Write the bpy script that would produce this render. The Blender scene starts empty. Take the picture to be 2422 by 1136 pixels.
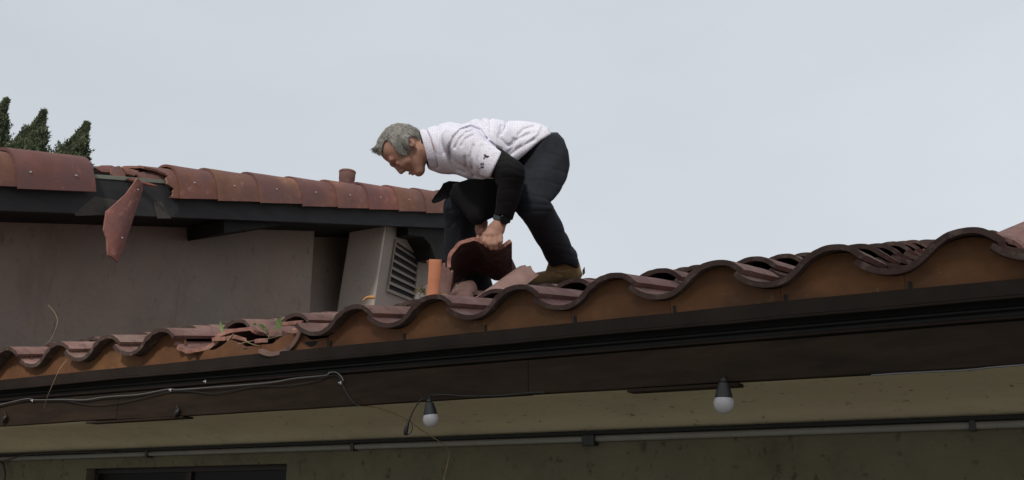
import bpy, bmesh, math, random
import numpy as np
from mathutils import Vector, Matrix, noise

scene = bpy.context.scene
C = scene.collection
# ------------------------------------------------------------------ camera
CAMZ = 2.0
FPX = 2207.0                     # focal length in pixels of the 2422 px wide photo
PITCH = math.atan(619.0 / FPX)
cp, sp = math.cos(PITCH), math.sin(PITCH)
cam_d = bpy.data.cameras.new('camera')
cam = bpy.data.objects.new('camera', cam_d); C.objects.link(cam)
cam.location = (0, 0, CAMZ); cam.rotation_euler = (math.pi / 2 + PITCH, 0, 0)
cam_d.sensor_width = 36.0; cam_d.lens = 36.0 * FPX / 2422.0
cam_d.clip_start = 0.05; cam_d.clip_end = 2000
scene.camera = cam
# ------------------------------------------------------------------ sky, sun, exposure
SUN_EL, SUN_AZ = math.radians(37), math.radians(190)      # azimuth clockwise from +Y
world = bpy.data.worlds.new('World'); scene.world = world; world.use_nodes = True
wn, wl = world.node_tree.nodes, world.node_tree.links
wn.clear()
w_out = wn.new('ShaderNodeOutputWorld'); w_bg = wn.new('ShaderNodeBackground')
w_sky = wn.new('ShaderNodeTexSky'); w_sky.sky_type = 'NISHITA'; w_sky.sun_disc = False
w_sky.sun_elevation = SUN_EL; w_sky.sun_rotation = SUN_AZ
w_tc = wn.new('ShaderNodeTexCoord'); w_map = wn.new('ShaderNodeMapping'); w_map.inputs['Scale'].default_value = (-1.0, 1.0, 2.2); w_map.inputs['Location'].default_value = (.35, .2, .1)
w_no = wn.new('ShaderNodeTexNoise'); w_no.inputs['Scale'].default_value = 1.6; w_no.inputs['Detail'].default_value = 5; w_no.inputs['Roughness'].default_value = .5
w_cr = wn.new('ShaderNodeValToRGB')
w_cr.color_ramp.elements[0].position = .30; w_cr.color_ramp.elements[0].color = (5.85, 6.20, 6.60, 1)
w_cr.color_ramp.elements[1].position = .72; w_cr.color_ramp.elements[1].color = (6.80, 7.15, 7.55, 1)
w_mx = wn.new('ShaderNodeMixRGB'); w_mx.inputs[0].default_value = .93
wl.new(w_tc.outputs['Generated'], w_map.inputs['Vector']); wl.new(w_map.outputs[0], w_no.inputs['Vector'])
wl.new(w_no.outputs['Fac'], w_cr.inputs[0]); wl.new(w_sky.outputs[0], w_mx.inputs[1]); wl.new(w_cr.outputs[0], w_mx.inputs[2])
wl.new(w_mx.outputs[0], w_bg.inputs['Color']); w_bg.inputs['Strength'].default_value = .1055
wl.new(w_bg.outputs[0], w_out.inputs['Surface'])
sun_d = bpy.data.lights.new('sun', 'SUN'); sun_d.energy = 2.3; sun_d.angle = math.radians(7); sun_d.color = (1, .94, .86)
sun = bpy.data.objects.new('sun', sun_d); C.objects.link(sun)
sdir = Vector((math.sin(SUN_AZ) * math.cos(SUN_EL), math.cos(SUN_AZ) * math.cos(SUN_EL), math.sin(SUN_EL)))
sun.rotation_euler = sdir.to_track_quat('Z', 'Y').to_euler(); sun.location = (0, -3, 8)
scene.view_settings.view_transform = 'Standard'; scene.view_settings.look = 'None'
scene.view_settings.exposure = 0; scene.view_settings.gamma = 1
scene.cycles.max_bounces = 6

# ------------------------------------------------------------------ coordinate helpers
CW = np.array([0, 0, CAMZ]); RX = np.array([1., 0, 0]); FW = np.array([0, cp, sp]); UP = np.array([0, -sp, cp])
def ray(px, py): return (px - 1211) / FPX * RX + (568 - py) / FPX * UP + FW
def un(px, py, Z): return CW + ray(px, py) * Z
EV = np.array([-.87421, .48554, 0.]); EV /= np.linalg.norm(EV)      # along the eave, to the left and away
UV = np.array([-EV[1] * -1, -EV[0], 0.])                            # horizontal, up the roof
ZV = np.array([0, 0, 1.])
P0 = CW + np.array([1.0627, 2.0996, .6157])                         # crest of the first eave tile
A14 = math.radians(14.04)
SL = UV * math.cos(A14) + ZV * math.sin(A14)
def W(s, t, z): return P0 + EV * s + UV * t + ZV * z                # eave frame
def on_t(px, py, t):
    r = ray(px, py); return CW + r * (((P0 - CW) @ UV + t) / (r @ UV))
def on_plane(px, py, pt, nrm):
    r = ray(px, py); return CW + r * (((np.asarray(pt) - CW) @ nrm) / (r @ nrm))
def mm(xa, ya, za, loc):
    m = Matrix.Identity(4)
    for i in range(3):
        m[i][0], m[i][1], m[i][2], m[i][3] = float(xa[i]), float(ya[i]), float(za[i]), float(loc[i])
    return m

# ------------------------------------------------------------------ object helpers
def tag(o, label=None, cat=None, group=None, kind=None):
    if label: o['label'] = label
    if cat: o['category'] = cat
    if group: o['group'] = group
    if kind: o['kind'] = kind
    return o
def empty(name, loc, label=None, cat=None, group=None, kind=None):
    o = bpy.data.objects.new(name, None); C.objects.link(o); o.location = Vector([float(v) for v in loc]); o.empty_display_size = .1
    bpy.context.view_layer.update()
    return tag(o, label, cat, group, kind)
def link(name, me, mat=None, parent=None, M=None, smooth=False):
    o = bpy.data.objects.new(name, me); C.objects.link(o)
    if mat is not None and len(me.materials) == 0: me.materials.append(mat)
    if smooth:
        me.polygons.foreach_set('use_smooth', [True] * len(me.polygons))
    M = M if M is not None else Matrix.Identity(4)
    if parent is not None:
        pw = world_of(parent)
        o.parent = parent
        o.matrix_basis = pw.inverted() @ M
    else:
        o.matrix_basis = M
    return o
def world_of(o):
    m = o.matrix_basis.copy(); p = o.parent
    while p is not None:
        m = p.matrix_basis @ m; p = p.parent
    return m
def mesh(name, verts, faces):
    me = bpy.data.meshes.new(name)
    me.from_pydata([tuple(float(c) for c in v) for v in verts], [], [tuple(int(i) for i in f) for f in faces])
    me.validate(); me.update()
    return me
def jit(s, seed, amp):
    return amp * (noise.noise(Vector((s * 1.7, seed * 5.1, 0))) + .5 * noise.noise(Vector((s * 6, seed * 5.1, 3))))
class MB:
    def beam(s, s0, s1, t0, t1, z0, z1, amp=.002, seed=1, n=70):
        V = []; F = []
        for i in range(n + 1):
            q = s0 + (s1 - s0) * i / n; a, b, c = jit(q, seed, amp), jit(q, seed + 1, amp), jit(q, seed + 2, amp)
            V += [W(q, t0 + a, z0 + b), W(q, t1, z0 + b), W(q, t1, z1 + c), W(q, t0 + a, z1 + c)]
        for i in range(n):
            for j in range(4): F.append((4 * i + j, 4 * i + (j + 1) % 4, 4 * i + 4 + (j + 1) % 4, 4 * i + 4 + j))
        F += [(0, 1, 2, 3), (4 * n, 4 * n + 3, 4 * n + 2, 4 * n + 1)]
        return s.add(V, F)
    def __init__(s): s.v = []; s.f = []
    def add(s, v, f):
        n = len(s.v); s.v += [tuple(map(float, q)) for q in v]; s.f += [tuple(i + n for i in q) for q in f]; return s
    def hexa(s, b, t):   # four bottom points and four top points
        return s.add(list(b) + list(t), [(3, 2, 1, 0), (4, 5, 6, 7), (0, 1, 5, 4), (1, 2, 6, 5), (2, 3, 7, 6), (3, 0, 4, 7)])
    def box(s, fr, a0, a1, b0, b1, c0, c1):
        P = [fr(a, b, c) for c in (c0, c1) for a, b in ((a0, b0), (a1, b0), (a1, b1), (a0, b1))]
        return s.hexa(P[:4], P[4:])
    def tube(s, pts, r, n=8, cap=True):
        pts = [np.asarray(p, float) for p in pts]; k = len(pts); rr = r if hasattr(r, '__len__') else [r] * k
        V = []; F = []
        t0 = pts[1] - pts[0]; a = np.cross(t0, [0.3, .2, 1.]); a /= np.linalg.norm(a)
        for i, p in enumerate(pts):
            t = pts[min(i + 1, k - 1)] - pts[max(i - 1, 0)]; t = t / (np.linalg.norm(t) + 1e-9)
            a = a - t * (a @ t); a /= np.linalg.norm(a); b = np.cross(t, a)
            for j in range(n):
                th = 2 * math.pi * j / n; V.append(p + rr[i] * (a * math.cos(th) + b * math.sin(th)))
        for i in range(k - 1):
            for j in range(n): F.append((i * n + j, i * n + (j + 1) % n, (i + 1) * n + (j + 1) % n, (i + 1) * n + j))
        if cap: F.append(tuple(range(n))[::-1]); F.append(tuple((k - 1) * n + j for j in range(n)))
        return s.add(V, F)
    def prism(s, pts, off):   # flat outline and thickness vector
        n = len(pts); P = [np.asarray(p, float) for p in pts]; Q = [p + off for p in P]
        return s.add(P + Q, [tuple(range(n)), tuple(range(2 * n - 1, n - 1, -1))] + [(i, i + n, (i + 1) % n + n, (i + 1) % n) for i in range(n)])
    def build(s, name, mat, parent=None, smooth=False, bevel=0, M=None, origin=None):
        v = s.v
        if origin is not None:
            o_ = np.asarray(origin, float); v = [tuple(np.asarray(q) - o_) for q in v]
            M = Matrix.Translation(Vector([float(c) for c in o_]))
        me = mesh(name, v, s.f)
        bm = bmesh.new(); bm.from_mesh(me); bmesh.ops.recalc_face_normals(bm, faces=bm.faces[:]); bm.to_mesh(me); bm.free()
        o = link(name, me, mat, parent, M, smooth)
        if bevel:
            b = o.modifiers.new('bevel', 'BEVEL'); b.width = bevel; b.segments = 2; b.limit_method = 'ANGLE'
        return o

# ------------------------------------------------------------------ materials
def mat(name, col, rough=.8, var=.18, scale=12, bump=.15, bscale=60, rand=0.0, hue=0.0, spots=None, spec=.25, stretch=(1, 1, 1), metal=0, bdist=.004, coord='Object'):
    m = bpy.data.materials.new(name); m.use_nodes = True
    N, L = m.node_tree.nodes, m.node_tree.links
    b = N['Principled BSDF']; b.inputs['Roughness'].default_value = rough; b.inputs['Specular IOR Level'].default_value = spec
    b.inputs['Metallic'].default_value = metal
    tc = N.new('ShaderNodeTexCoord'); mp = N.new('ShaderNodeMapping'); mp.inputs['Scale'].default_value = stretch
    L.new(tc.outputs[coord], mp.inputs['Vector'])
    oi = N.new('ShaderNodeObjectInfo')
    add = N.new('ShaderNodeVectorMath'); add.operation = 'MULTIPLY_ADD'
    cx = N.new('ShaderNodeCombineXYZ'); L.new(oi.outputs['Random'], cx.inputs[0]); L.new(oi.outputs['Random'], cx.inputs[1])
    L.new(cx.outputs[0], add.inputs[0]); add.inputs[1].default_value = (37, 19, 11) if rand else (0, 0, 0); L.new(mp.outputs[0], add.inputs[2])
    vec = add.outputs[0]
    n1 = N.new('ShaderNodeTexNoise'); n1.inputs['Scale'].default_value = scale; n1.inputs['Detail'].default_value = 6; n1.inputs['Roughness'].default_value = .62
    L.new(vec, n1.inputs['Vector'])
    r = N.new('ShaderNodeValToRGB'); r.color_ramp.elements[0].position = .3; r.color_ramp.elements[1].position = .72
    c = np.array(col); r.color_ramp.elements[0].color = (*np.clip(c * (1 - var), 0, 1), 1); r.color_ramp.elements[1].color = (*np.clip(c * (1 + var), 0, 1), 1)
    L.new(n1.outputs['Fac'], r.inputs[0]); out = r.outputs[0]
    if rand or hue:
        hs = N.new('ShaderNodeHueSaturation')
        mr = N.new('ShaderNodeMapRange'); mr.inputs[3].default_value = 1 - rand; mr.inputs[4].default_value = 1 + rand
        L.new(oi.outputs['Random'], mr.inputs[0]); L.new(mr.outputs[0], hs.inputs['Value'])
        w = N.new('ShaderNodeTexWhiteNoise'); w.noise_dimensions = '1D'; L.new(oi.outputs['Random'], w.inputs['W'])
        m2 = N.new('ShaderNodeMapRange'); m2.inputs[3].default_value = .5 - hue; m2.inputs[4].default_value = .5 + hue
        L.new(w.outputs['Value'], m2.inputs[0]); L.new(m2.outputs[0], hs.inputs['Hue'])
        L.new(out, hs.inputs['Color']); out = hs.outputs[0]
    for sp_ in (spots or []):     # (colour, scale, lo, hi, amount, stretch)
        n2 = N.new('ShaderNodeTexNoise'); n2.inputs['Scale'].default_value = sp_[1]; n2.inputs['Detail'].default_value = 5; n2.inputs['Roughness'].default_value = .65
        if len(sp_) > 5:
            m3 = N.new('ShaderNodeMapping'); m3.inputs['Scale'].default_value = sp_[5]; m3.inputs['Location'].default_value = (3, 7, 1); L.new(vec, m3.inputs[0]); L.new(m3.outputs[0], n2.inputs['Vector'])
        else: L.new(vec, n2.inputs['Vector'])
        r2 = N.new('ShaderNodeMapRange'); r2.inputs[1].default_value = sp_[2]; r2.inputs[2].default_value = sp_[3]; r2.inputs[4].default_value = sp_[4]
        L.new(n2.outputs['Fac'], r2.inputs[0])
        mx = N.new('ShaderNodeMixRGB'); L.new(r2.outputs[0], mx.inputs[0]); L.new(out, mx.inputs[1]); mx.inputs[2].default_value = (*sp_[0], 1); out = mx.outputs[0]
    L.new(out, b.inputs['Base Color'])
    if bump:
        n3 = N.new('ShaderNodeTexNoise'); n3.inputs['Scale'].default_value = bscale; n3.inputs['Detail'].default_value = 4; L.new(vec, n3.inputs['Vector'])
        bp = N.new('ShaderNodeBump'); bp.inputs['Strength'].default_value = bump; bp.inputs['Distance'].default_value = bdist
        L.new(n3.outputs['Fac'], bp.inputs['Height']); L.new(bp.outputs[0], b.inputs['Normal'])
    return m

M_CLAY = mat('clay_field', (.19, .106, .090), .85, .25, 9, .5, 90, .22, .012,
             spots=[((.34, .26, .23), 5, .52, .75, .5), ((.05, .035, .035), 22, .56, .70, .7), ((.10, .055, .06), 3, .5, .7, .5)])
M_CLAYR = mat('clay_rake', (.19, .086, .062), .8, .22, 7, .35, 80, .16, .012,
              spots=[((.115, .062, .062), 2.4, .40, .60, .8), ((.42, .22, .17), 14, .60, .74, .4), ((.07, .04, .04), 30, .62, .72, .5)])
M_CLAYSH = mat('clay_shaded_edge', (.066, .042, .036), .9, .3, 14, .5, 90, .15, .01, spots=[((.16, .12, .10), 26, .54, .68, .7)])  # dark brown for tile fronts and undersides, shade put into the colour
M_CLAYB = mat('clay_break', (.28, .14, .105), .95, .3, 30, .8, 60, .1, .01, spots=[((.38, .26, .21), 12, .55, .7, .6)])
M_ORANGE = mat('bird_stop_paint', (.135, .060, .026), .75, .3, 7, .1, 50, .06, .004, spots=[((.07, .038, .022), 5, .45, .72, .75, (1, 1, 1.6)), ((.30, .20, .12), 34, .64, .74, .4)])
M_PIPE = mat('clay_pipe', (.55, .22, .12), .75, .12, 12, .2, 60, spots=[((.06, .03, .02), 26, .64, .70, .8)])
M_FASC = mat('brown_paint', (.0225, .0145, .0090), .7, .4, 5, .12, 40, spec=.12, stretch=(1, 1, 6), spots=[((.040, .024, .014), 1.6, .5, .75, .7, (1, 1, .3)), ((.012, .010, .009), 14, .58, .75, .6)])
M_EDGE = mat('brown_metal', (.0175, .0115, .0085), .6, .3, 8, .08, 40, spec=.15, spots=[((.04, .03, .028), 25, .6, .75, .4)])
M_BLK = mat('black_metal_and_shade', (.008, .008, .008), .5, .2, 8, 0)
M_SOFF = mat('cream_soffit', (.47, .42, .28), .9, .08, 4, .6, 34, spots=[((.10, .07, .04), 34, .61, .70, .75, (1, 1, 1.4)), ((.30, .26, .17), 1.8, .5, .72, .6), ((.42, .33, .25), 2, .5, .7, .4)])
M_WALLL = mat('olive_stucco', (.118, .106, .068), .95, .14, 5, 1.0, 26, spots=[((.035, .028, .018), 30, .59, .67, .7, (1.0, 1.0, .7)), ((.05, .035, .02), 3.5, .55, .75, .5), ((.11, .105, .07), 2, .5, .7, .4)], bdist=.01)
M_WALLU = mat('tan_stucco', (.265, .20, .160), .95, .12, 3, 1.0, 22, spots=[((.10, .07, .055), 16, .60, .70, .5, (1, 1, .5)), ((.235, .205, .19), .9, .42, .6, .5), ((.12, .085, .06), 3.0, .56, .72, .5, (1, 1, .25))], bdist=.012)
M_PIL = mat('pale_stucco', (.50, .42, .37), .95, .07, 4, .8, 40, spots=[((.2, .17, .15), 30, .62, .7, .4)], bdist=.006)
M_LOUV = mat('louvre_paint', (.22, .18, .16), .8, .1, 6, .1, 40)
M_BARGE = mat('slate_paint', (.030, .030, .032), .75, .22, 5, .2, 40, stretch=(1, 1, 3), spots=[((.075, .07, .062), 1.6, .60, .72, .5)])
M_BARGEP = mat('bare_primer', (.062, .056, .050), .85, .2, 8, .1, 40)
M_FLASH = mat('weathered_batten', (.16, .17, .14), .7, .2, 10, .2, 40)
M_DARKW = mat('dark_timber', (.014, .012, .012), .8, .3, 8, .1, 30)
M_PVC = mat('grey_conduit', (.19, .185, .165), .5, .12, 6, .05, 40)
M_SOCK = mat('black_rubber', (.012, .012, .012), .5, .2, 10, .05, 40, spec=.5)
M_BULB = mat('frosted_glass', (.38, .37, .38), .16, .03, 10, 0, spec=.5)
M_WIRE = mat('grey_cable', (.10, .10, .10), .35, .2, 10, 0, spec=.6)
M_NAIL = mat('galvanised_nail', (.42, .42, .41), .5, .1, 10, 0, metal=0)
M_GLASS = mat('window_glass', (.006, .006, .007), .35, .1, 4, 0, spec=.15)
M_FRAME = mat('window_frame_metal', (.018, .015, .013), .5, .2, 8, 0)
M_LEAF = mat('leaf_green', (.10, .17, .05), .5, .3, 20, .1, 50, .2, .02)
M_TWIG = mat('dry_twig', (.30, .23, .13), .9, .3, 30, .2, 60)
M_DECK = mat('underlayment', (.02, .02, .02), .9, .2, 6, .1, 30)
M_GROUND = mat('concrete_ground', (.24, .225, .20), .9, .15, 1.5, .3, 20)
M_BARK = mat('bark', (.09, .065, .045), .95, .3, 8, .5, 30)
M_CYP = mat('cypress_leaf', (.095, .115, .065), .8, .45, 3.5, 0, spots=[((.17, .18, .11), 6, .52, .7, .6)])

# ================================================================== ground
gv = [(-600, -600, 0), (600, -600, 0), (600, 600, 0), (-600, 600, 0)]
tag(link('ground', mesh('ground', gv, [(0, 1, 2, 3)]), M_GROUND), kind='structure')

# ================================================================== tiles
def smooth_profile(pts, n):
    P = np.array(pts, float); d = np.r_[0, np.cumsum(np.linalg.norm(np.diff(P, axis=0), axis=1))]; d /= d[-1]
    T = np.linspace(0, 1, n); out = []
    for t in T:                                  # Catmull-Rom
        i = min(max(np.searchsorted(d, t) - 1, 0), len(P) - 2); u = (t - d[i]) / (d[i + 1] - d[i])
        p0, p1, p2, p3 = P[max(i - 1, 0)], P[i], P[i + 1], P[min(i + 2, len(P) - 1)]
        out.append(.5 * ((2 * p1) + (-p0 + p2) * u + (2 * p0 - 5 * p1 + 4 * p2 - p3) * u * u + (-p0 + 3 * p1 - 3 * p2 + p3) * u ** 3))
    return np.array(out)
# x to the right, crest of the barrel at x=0, pan on its left, right lip laps over the next pan
S_PTS = [(-.247, -.040), (-.228, -.057), (-.200, -.070), (-.165, -.0755), (-.132, -.070), (-.105, -.053), (-.085, -.035), (-.060, -.016), (-.030, -.004), (0, 0), (.030, -.004), (.053, -.017), (.072, -.034)]
S_PROF = smooth_profile(S_PTS, 34)
def tile_mesh(name, prof, length=.43, th=.0145, nl=8, cut0=None, cut1=None, flare=0.0, rough=.0012, seed=0, keep=None, ctr=None, drip=False):
    rnd = random.Random(seed); m = len(prof)
    T = np.gradient(prof, axis=0); Nn = np.stack([-T[:, 1], T[:, 0]], 1); Nn /= np.linalg.norm(Nn, axis=1)[:, None]
    if Nn[m // 2, 1] < 0: Nn = -Nn
    V = []; keepi = [j for j in range(m) if keep is None or keep[0] <= j / (m - 1) <= keep[1]]
    mk = len(keepi)
    for side in (0, 1):
        for i in range(nl + 1):
            for j in keepi:
                u = j / (m - 1); y0 = cut0(u) if cut0 else 0; y1 = cut1(u) if cut1 else length
                y = y0 + (y1 - y0) * i / nl
                sc = 1 + flare * (1 - y / length)
                q = (prof[j] * sc if ctr is None else (prof[j] - np.array(ctr)) * sc + np.array(ctr)) - (Nn[j] * th if side else 0)
                nz = noise.noise(Vector((q[0] * 30, y * 30, seed * 7.3 + side))) * rough
                V.append((q[0], y + (noise.noise(Vector((q[0] * 60, seed * 3.1, y * 9))) * (.007 if drip else .003) if i in (0, nl) else 0), q[1] + nz))
    S = (nl + 1) * mk; F = []; mi = []
    g = lambda s, i, j: s * S + i * mk + j
    for i in range(nl):
        for j in range(mk - 1):
            F.append((g(0, i, j), g(0, i, j + 1), g(0, i + 1, j + 1), g(0, i + 1, j))); mi.append(0)
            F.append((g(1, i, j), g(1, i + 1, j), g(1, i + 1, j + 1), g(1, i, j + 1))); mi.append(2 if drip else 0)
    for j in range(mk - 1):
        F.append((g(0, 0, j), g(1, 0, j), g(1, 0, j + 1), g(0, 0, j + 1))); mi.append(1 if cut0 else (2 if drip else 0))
        F.append((g(0, nl, j), g(0, nl, j + 1), g(1, nl, j + 1), g(1, nl, j))); mi.append(1 if cut1 else 0)
    for i in range(nl):
        F.append((g(0, i, 0), g(0, i + 1, 0), g(1, i + 1, 0), g(1, i, 0))); mi.append(0 if keep is None else 1)
        F.append((g(0, i, mk - 1), g(1, i, mk - 1), g(1, i + 1, mk - 1), g(0, i + 1, mk - 1))); mi.append(0 if keep is None else 1)
    me = mesh(name, V, F)
    if len(me.polygons) == len(mi): me.polygons.foreach_set('material_index', mi)
    sm = [True] * len(me.polygons)
    me.polygons.foreach_set('use_smooth', sm)
    bm = bmesh.new(); bm.from_mesh(me)
    bmesh.ops.recalc_face_normals(bm, faces=bm.faces[:])
    for e_ in bm.edges:
        if len(e_.link_faces) == 2 and e_.link_faces[0].normal.angle(e_.link_faces[1].normal, 0) > .7: e_.smooth = False
    bm.to_mesh(me); bm.free()
    return me
A8 = math.radians(8.4)
TX = -EV; TY = UV * math.cos(A8) + ZV * math.sin(A8); TZ = np.cross(TX, TY)
def tile_matrix(n, k, rnd=None, jz=0, yaw=0):
    p = P0 + EV * .3 * n + SL * .40 * k
    M = mm(TX, TY, TZ, p)
    if rnd:
        M = M @ Matrix.Translation((rnd.uniform(-.002, .002), rnd.uniform(-.013, .013), rnd.uniform(-.001, .006) + jz)) @ Matrix.Rotation(rnd.uniform(-.018, .018) + yaw, 4, 'Z') @ Matrix.Rotation(rnd.uniform(-.016, .016), 4, 'Y')
    return M
TILES = []
for s_ in range(4):
    me = tile_mesh('roof_tile', S_PROF, seed=s_, drip=True); me.materials.append(M_CLAY); me.materials.append(M_CLAYB); me.materials.append(M_CLAYSH); TILES.append(me)

# ------------------------------------------------------------------ upper building frame
VPR = np.array(ray(2600, 600)); VPR /= np.linalg.norm(VPR)
RA = un(400, 393, 6.3)                                # crest of the rake at the broken tile
def Zr(x): return 6.3 * 2200 / (2600 - x)
def rake_s(x): return (Zr(x) - 6.3) / (VPR @ FW)      # distance along the rake of a picture column
DH = np.array([VPR[0], VPR[1], 0]); DH /= np.linalg.norm(DH)
OUT = np.array([DH[1], -DH[0], 0])                    # horizontally out of the wall, towards the viewer
RZ = np.cross(OUT, VPR); RZ = RZ / np.linalg.norm(RZ)
if RZ[2] < 0: RZ = -RZ
def RW(a, w, z): return RA + VPR * a + OUT * w + ZV * z
OH = .46                                              # rake overhang

# ================================================================== lower house
house = empty('house', W(3, .5, -(P0[2])), 'near house with scalloped clay tile eave, dark brown fascia and olive stucco wall', 'house')
roof_b = MB()
S0, S1 = -1.6, 5.1
a0, a1 = .03, 3.6
def RP(s, t, z): return W(s, t, z + t * math.tan(A14))
roof_b.box(RP, S0, S1, .06, a1, -.135, -.108)
roof = roof_b.build('roof', M_DECK, house)
rnd = random.Random(5)
far = []
for n in range(-4, 17):
    for k in range(0, 9):
        if (n, k) in ((7, 0), (8, 0)): continue
        M = tile_matrix(n, k, rnd, yaw=0)
        pos = np.array(M.translation)
        wcoord = (pos - RA) @ OUT
        if wcoord < -OH - .22 and (pos - RA) @ DH < 3.6: continue     # would be inside the upper building
        if n > 12 and k > 4: continue
        if n == 9 and k == 0: M = M @ Matrix.Rotation(.015, 4, 'Z')
        if k <= 3 and -2 <= n <= 13:
            o = link('roof_tile', TILES[rnd.randrange(4)], None, roof, M)
        else:
            far.append((TILES[rnd.randrange(4)], M))
bm = bmesh.new()
for me, M in far:
    b2 = bmesh.new(); b2.from_mesh(me); b2.transform(M); t_ = bpy.data.meshes.new('t'); b2.to_mesh(t_); b2.free(); bm.from_mesh(t_); bpy.data.meshes.remove(t_)
fm = bpy.data.meshes.new('roof_tile'); bm.to_mesh(fm); bm.free(); fm.materials.append(M_CLAY); fm.materials.append(M_CLAYB); fm.materials.append(M_CLAYSH)
o = link('roof_tile', fm, None, roof); o['kind'] = 'stuff'

# bird stops: a rounded clay plug under every barrel
def bird_stop(n, droop=0, seed=0, low=False):
    s0 = .3 * n
    top = []
    prof = [(x, z) for x, z in S_PROF]
    xs = np.linspace(-.1495, .1495, 25)
    px = np.array([p[0] for p in prof]); pz = np.array([p[1] for p in prof])
    for x in xs:
        xx = x if x > -.247 else x + .3
        z = np.interp(xx, px, pz) if xx <= .065 else np.interp(xx - .3, px, pz)
        top.append((x, z - .019 + .012))
    b = MB(); zb = -.135
    if low:
        top = [(x, max(zb + .048, z - .02 - .030 * abs(noise.noise(Vector((x * 9, seed, 0)))) - .03 * math.sin((x + .15) * 9))) for x, z in top]
    V = []; F = []; m = len(top)
    for tt in (.056, .066):
        for i, (x, z) in enumerate(top):
            bulge = (.018 * noise.noise(Vector((x * 8, seed * 2., 1))) if low else 0)
            V.append(W(s0 - x, tt + (bulge * 1.0), z)); V.append(W(s0 - x, tt, zb - droop))
    for i in range(m - 1):
        a = 2 * i; F.append((a, a + 1, a + 3, a + 2)); c = 2 * m + a; F.append((c, c + 2, c + 3, c + 1)); F.append((a, a + 2, c + 2, c)); F.append((a + 1, c + 1, c + 3, a + 3))
    F.append((0, 2 * m, 2 * m + 1, 1)); F.append((2 * m - 2, 2 * m - 1, 4 * m - 1, 4 * m - 2))
    b.add(V, F)
    o = b.build('bird_stop', M_ORANGE, roof, origin=W(s0, .05, -.1))
    if not low and n < 7:
        h = MB(); sx = s0 + .138
        h.box(W, sx - .004, sx + .004, .0525, .0555, -.124, -.100)
        h.build('weep_slot', M_BLK, o)
    return o
for n in range(-3, 15): bird_stop(n, seed=n, low=n in (7, 8))

# drip edge, gap, fascia, soffit, wall
trim = MB()
trim.beam(S0, S1, .036, .049, -.160, -.122, .0028, 3)
trim_o = trim.build('drip_edge', M_EDGE, house, bevel=.0015)
t2 = MB(); t2.tube([W(q, .036 + jit(q, 3, .0028), -.164 + jit(q, 4, .0028)) for q in np.linspace(S0, S1, 60)], .0042, 8); t2.build('drip_lip', M_EDGE, trim_o, smooth=True)
t3 = MB(); t3.box(W, S0, S1, .088, .11, -.23, -.124); t3.build('gap_shade_board', M_BLK, house)  # black board puts the shade of the recess into its colour
t4 = MB(); t4.tube([W(S0, .078, -.182), W(S1, .078, -.182)], .006, 8); t4.build('gap_rail', M_BLK, trim_o, smooth=True)
t4 = MB(); t4.tube([W(S0, .074, -.205), W(S1, .074, -.203)], .0055, 8); t4.build('gap_rail', M_EDGE, trim_o, smooth=True)
# fascia boards of slightly different depth
fb = MB(); fb.beam(S0, 1.20, .070, .104, -.314, -.214, .0025, 7); fb.beam(1.2012, 2.98, .0705, .104, -.315, -.214, .0025, 9); fb.beam(2.983, S1, .071, .104, -.312, -.214, .0025, 11)
fb.build('fascia_board', M_FASC, house, bevel=.002)
for s0, s1, dz in ((.58, .89, .010), (2.62, 3.15, .008)):
    fl = MB(); fl.box(W, s0, s1, .0665, .12, -.315 - dz, -.3165); fl.build('fascia_shim', M_FASC, house)
# soffit cove
sv = []; sf = []
prof = [(.104, -.300), (.104, -.309), (.16, -.313), (.25, -.320), (.33, -.331), (.40, -.348), (.45, -.366), (.49, -.392), (.50, -.394)]
for s in np.linspace(S0, S1, 60):
    for t, z in prof: sv.append(W(s, t, z))
k = len(prof)
for i in range(59):
    for j in range(k - 1): sf.append((i * k + j, i * k + j + 1, (i + 1) * k + j + 1, (i + 1) * k + j))
so = link('soffit', mesh('soffit', sv, sf), M_SOFF, house, smooth=True)
sd = so.modifiers.new('t', 'SOLIDIFY'); sd.thickness = .02; sd.offset = 1
GZ = -P0[2]
wl_ = MB()
WX0, WX1, WZ1 = 2.50, 3.685, -.472
wl_.box(W, S0, WX0, .5, .62, GZ, -.39); wl_.box(W, WX1, S1, .5, .62, GZ, -.39)
wl_.box(W, WX0, WX1, .5, .62, WZ1, -.39); wl_.box(W, WX0, WX1, .5, .62, GZ, WZ1 - 1.1)
wl_.build('wall', M_WALLL, house)
wn_ = MB(); z0 = WZ1 - 1.1
wn_.box(W, WX0, WX1, .545, .575, WZ1 - .022, WZ1); wn_.box(W, WX0, WX1, .545, .575, z0, z0 + .03)
wn_.box(W, WX0, WX0 + .02, .545, .575, z0 + .03, WZ1 - .022); wn_.box(W, WX1 - .02, WX1, .545, .575, z0 + .03, WZ1 - .022)
wn_.box(W, 3.07, 3.10, .545, .575, z0 + .03, WZ1 - .022)
wo = wn_.build('window', M_FRAME, house, bevel=.002)
pn = MB(); pn.box(W, WX0 + .02, WX1 - .02, .558, .564, z0 + .03, WZ1 - .022); pn.build('pane', M_GLASS, wo)
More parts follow.
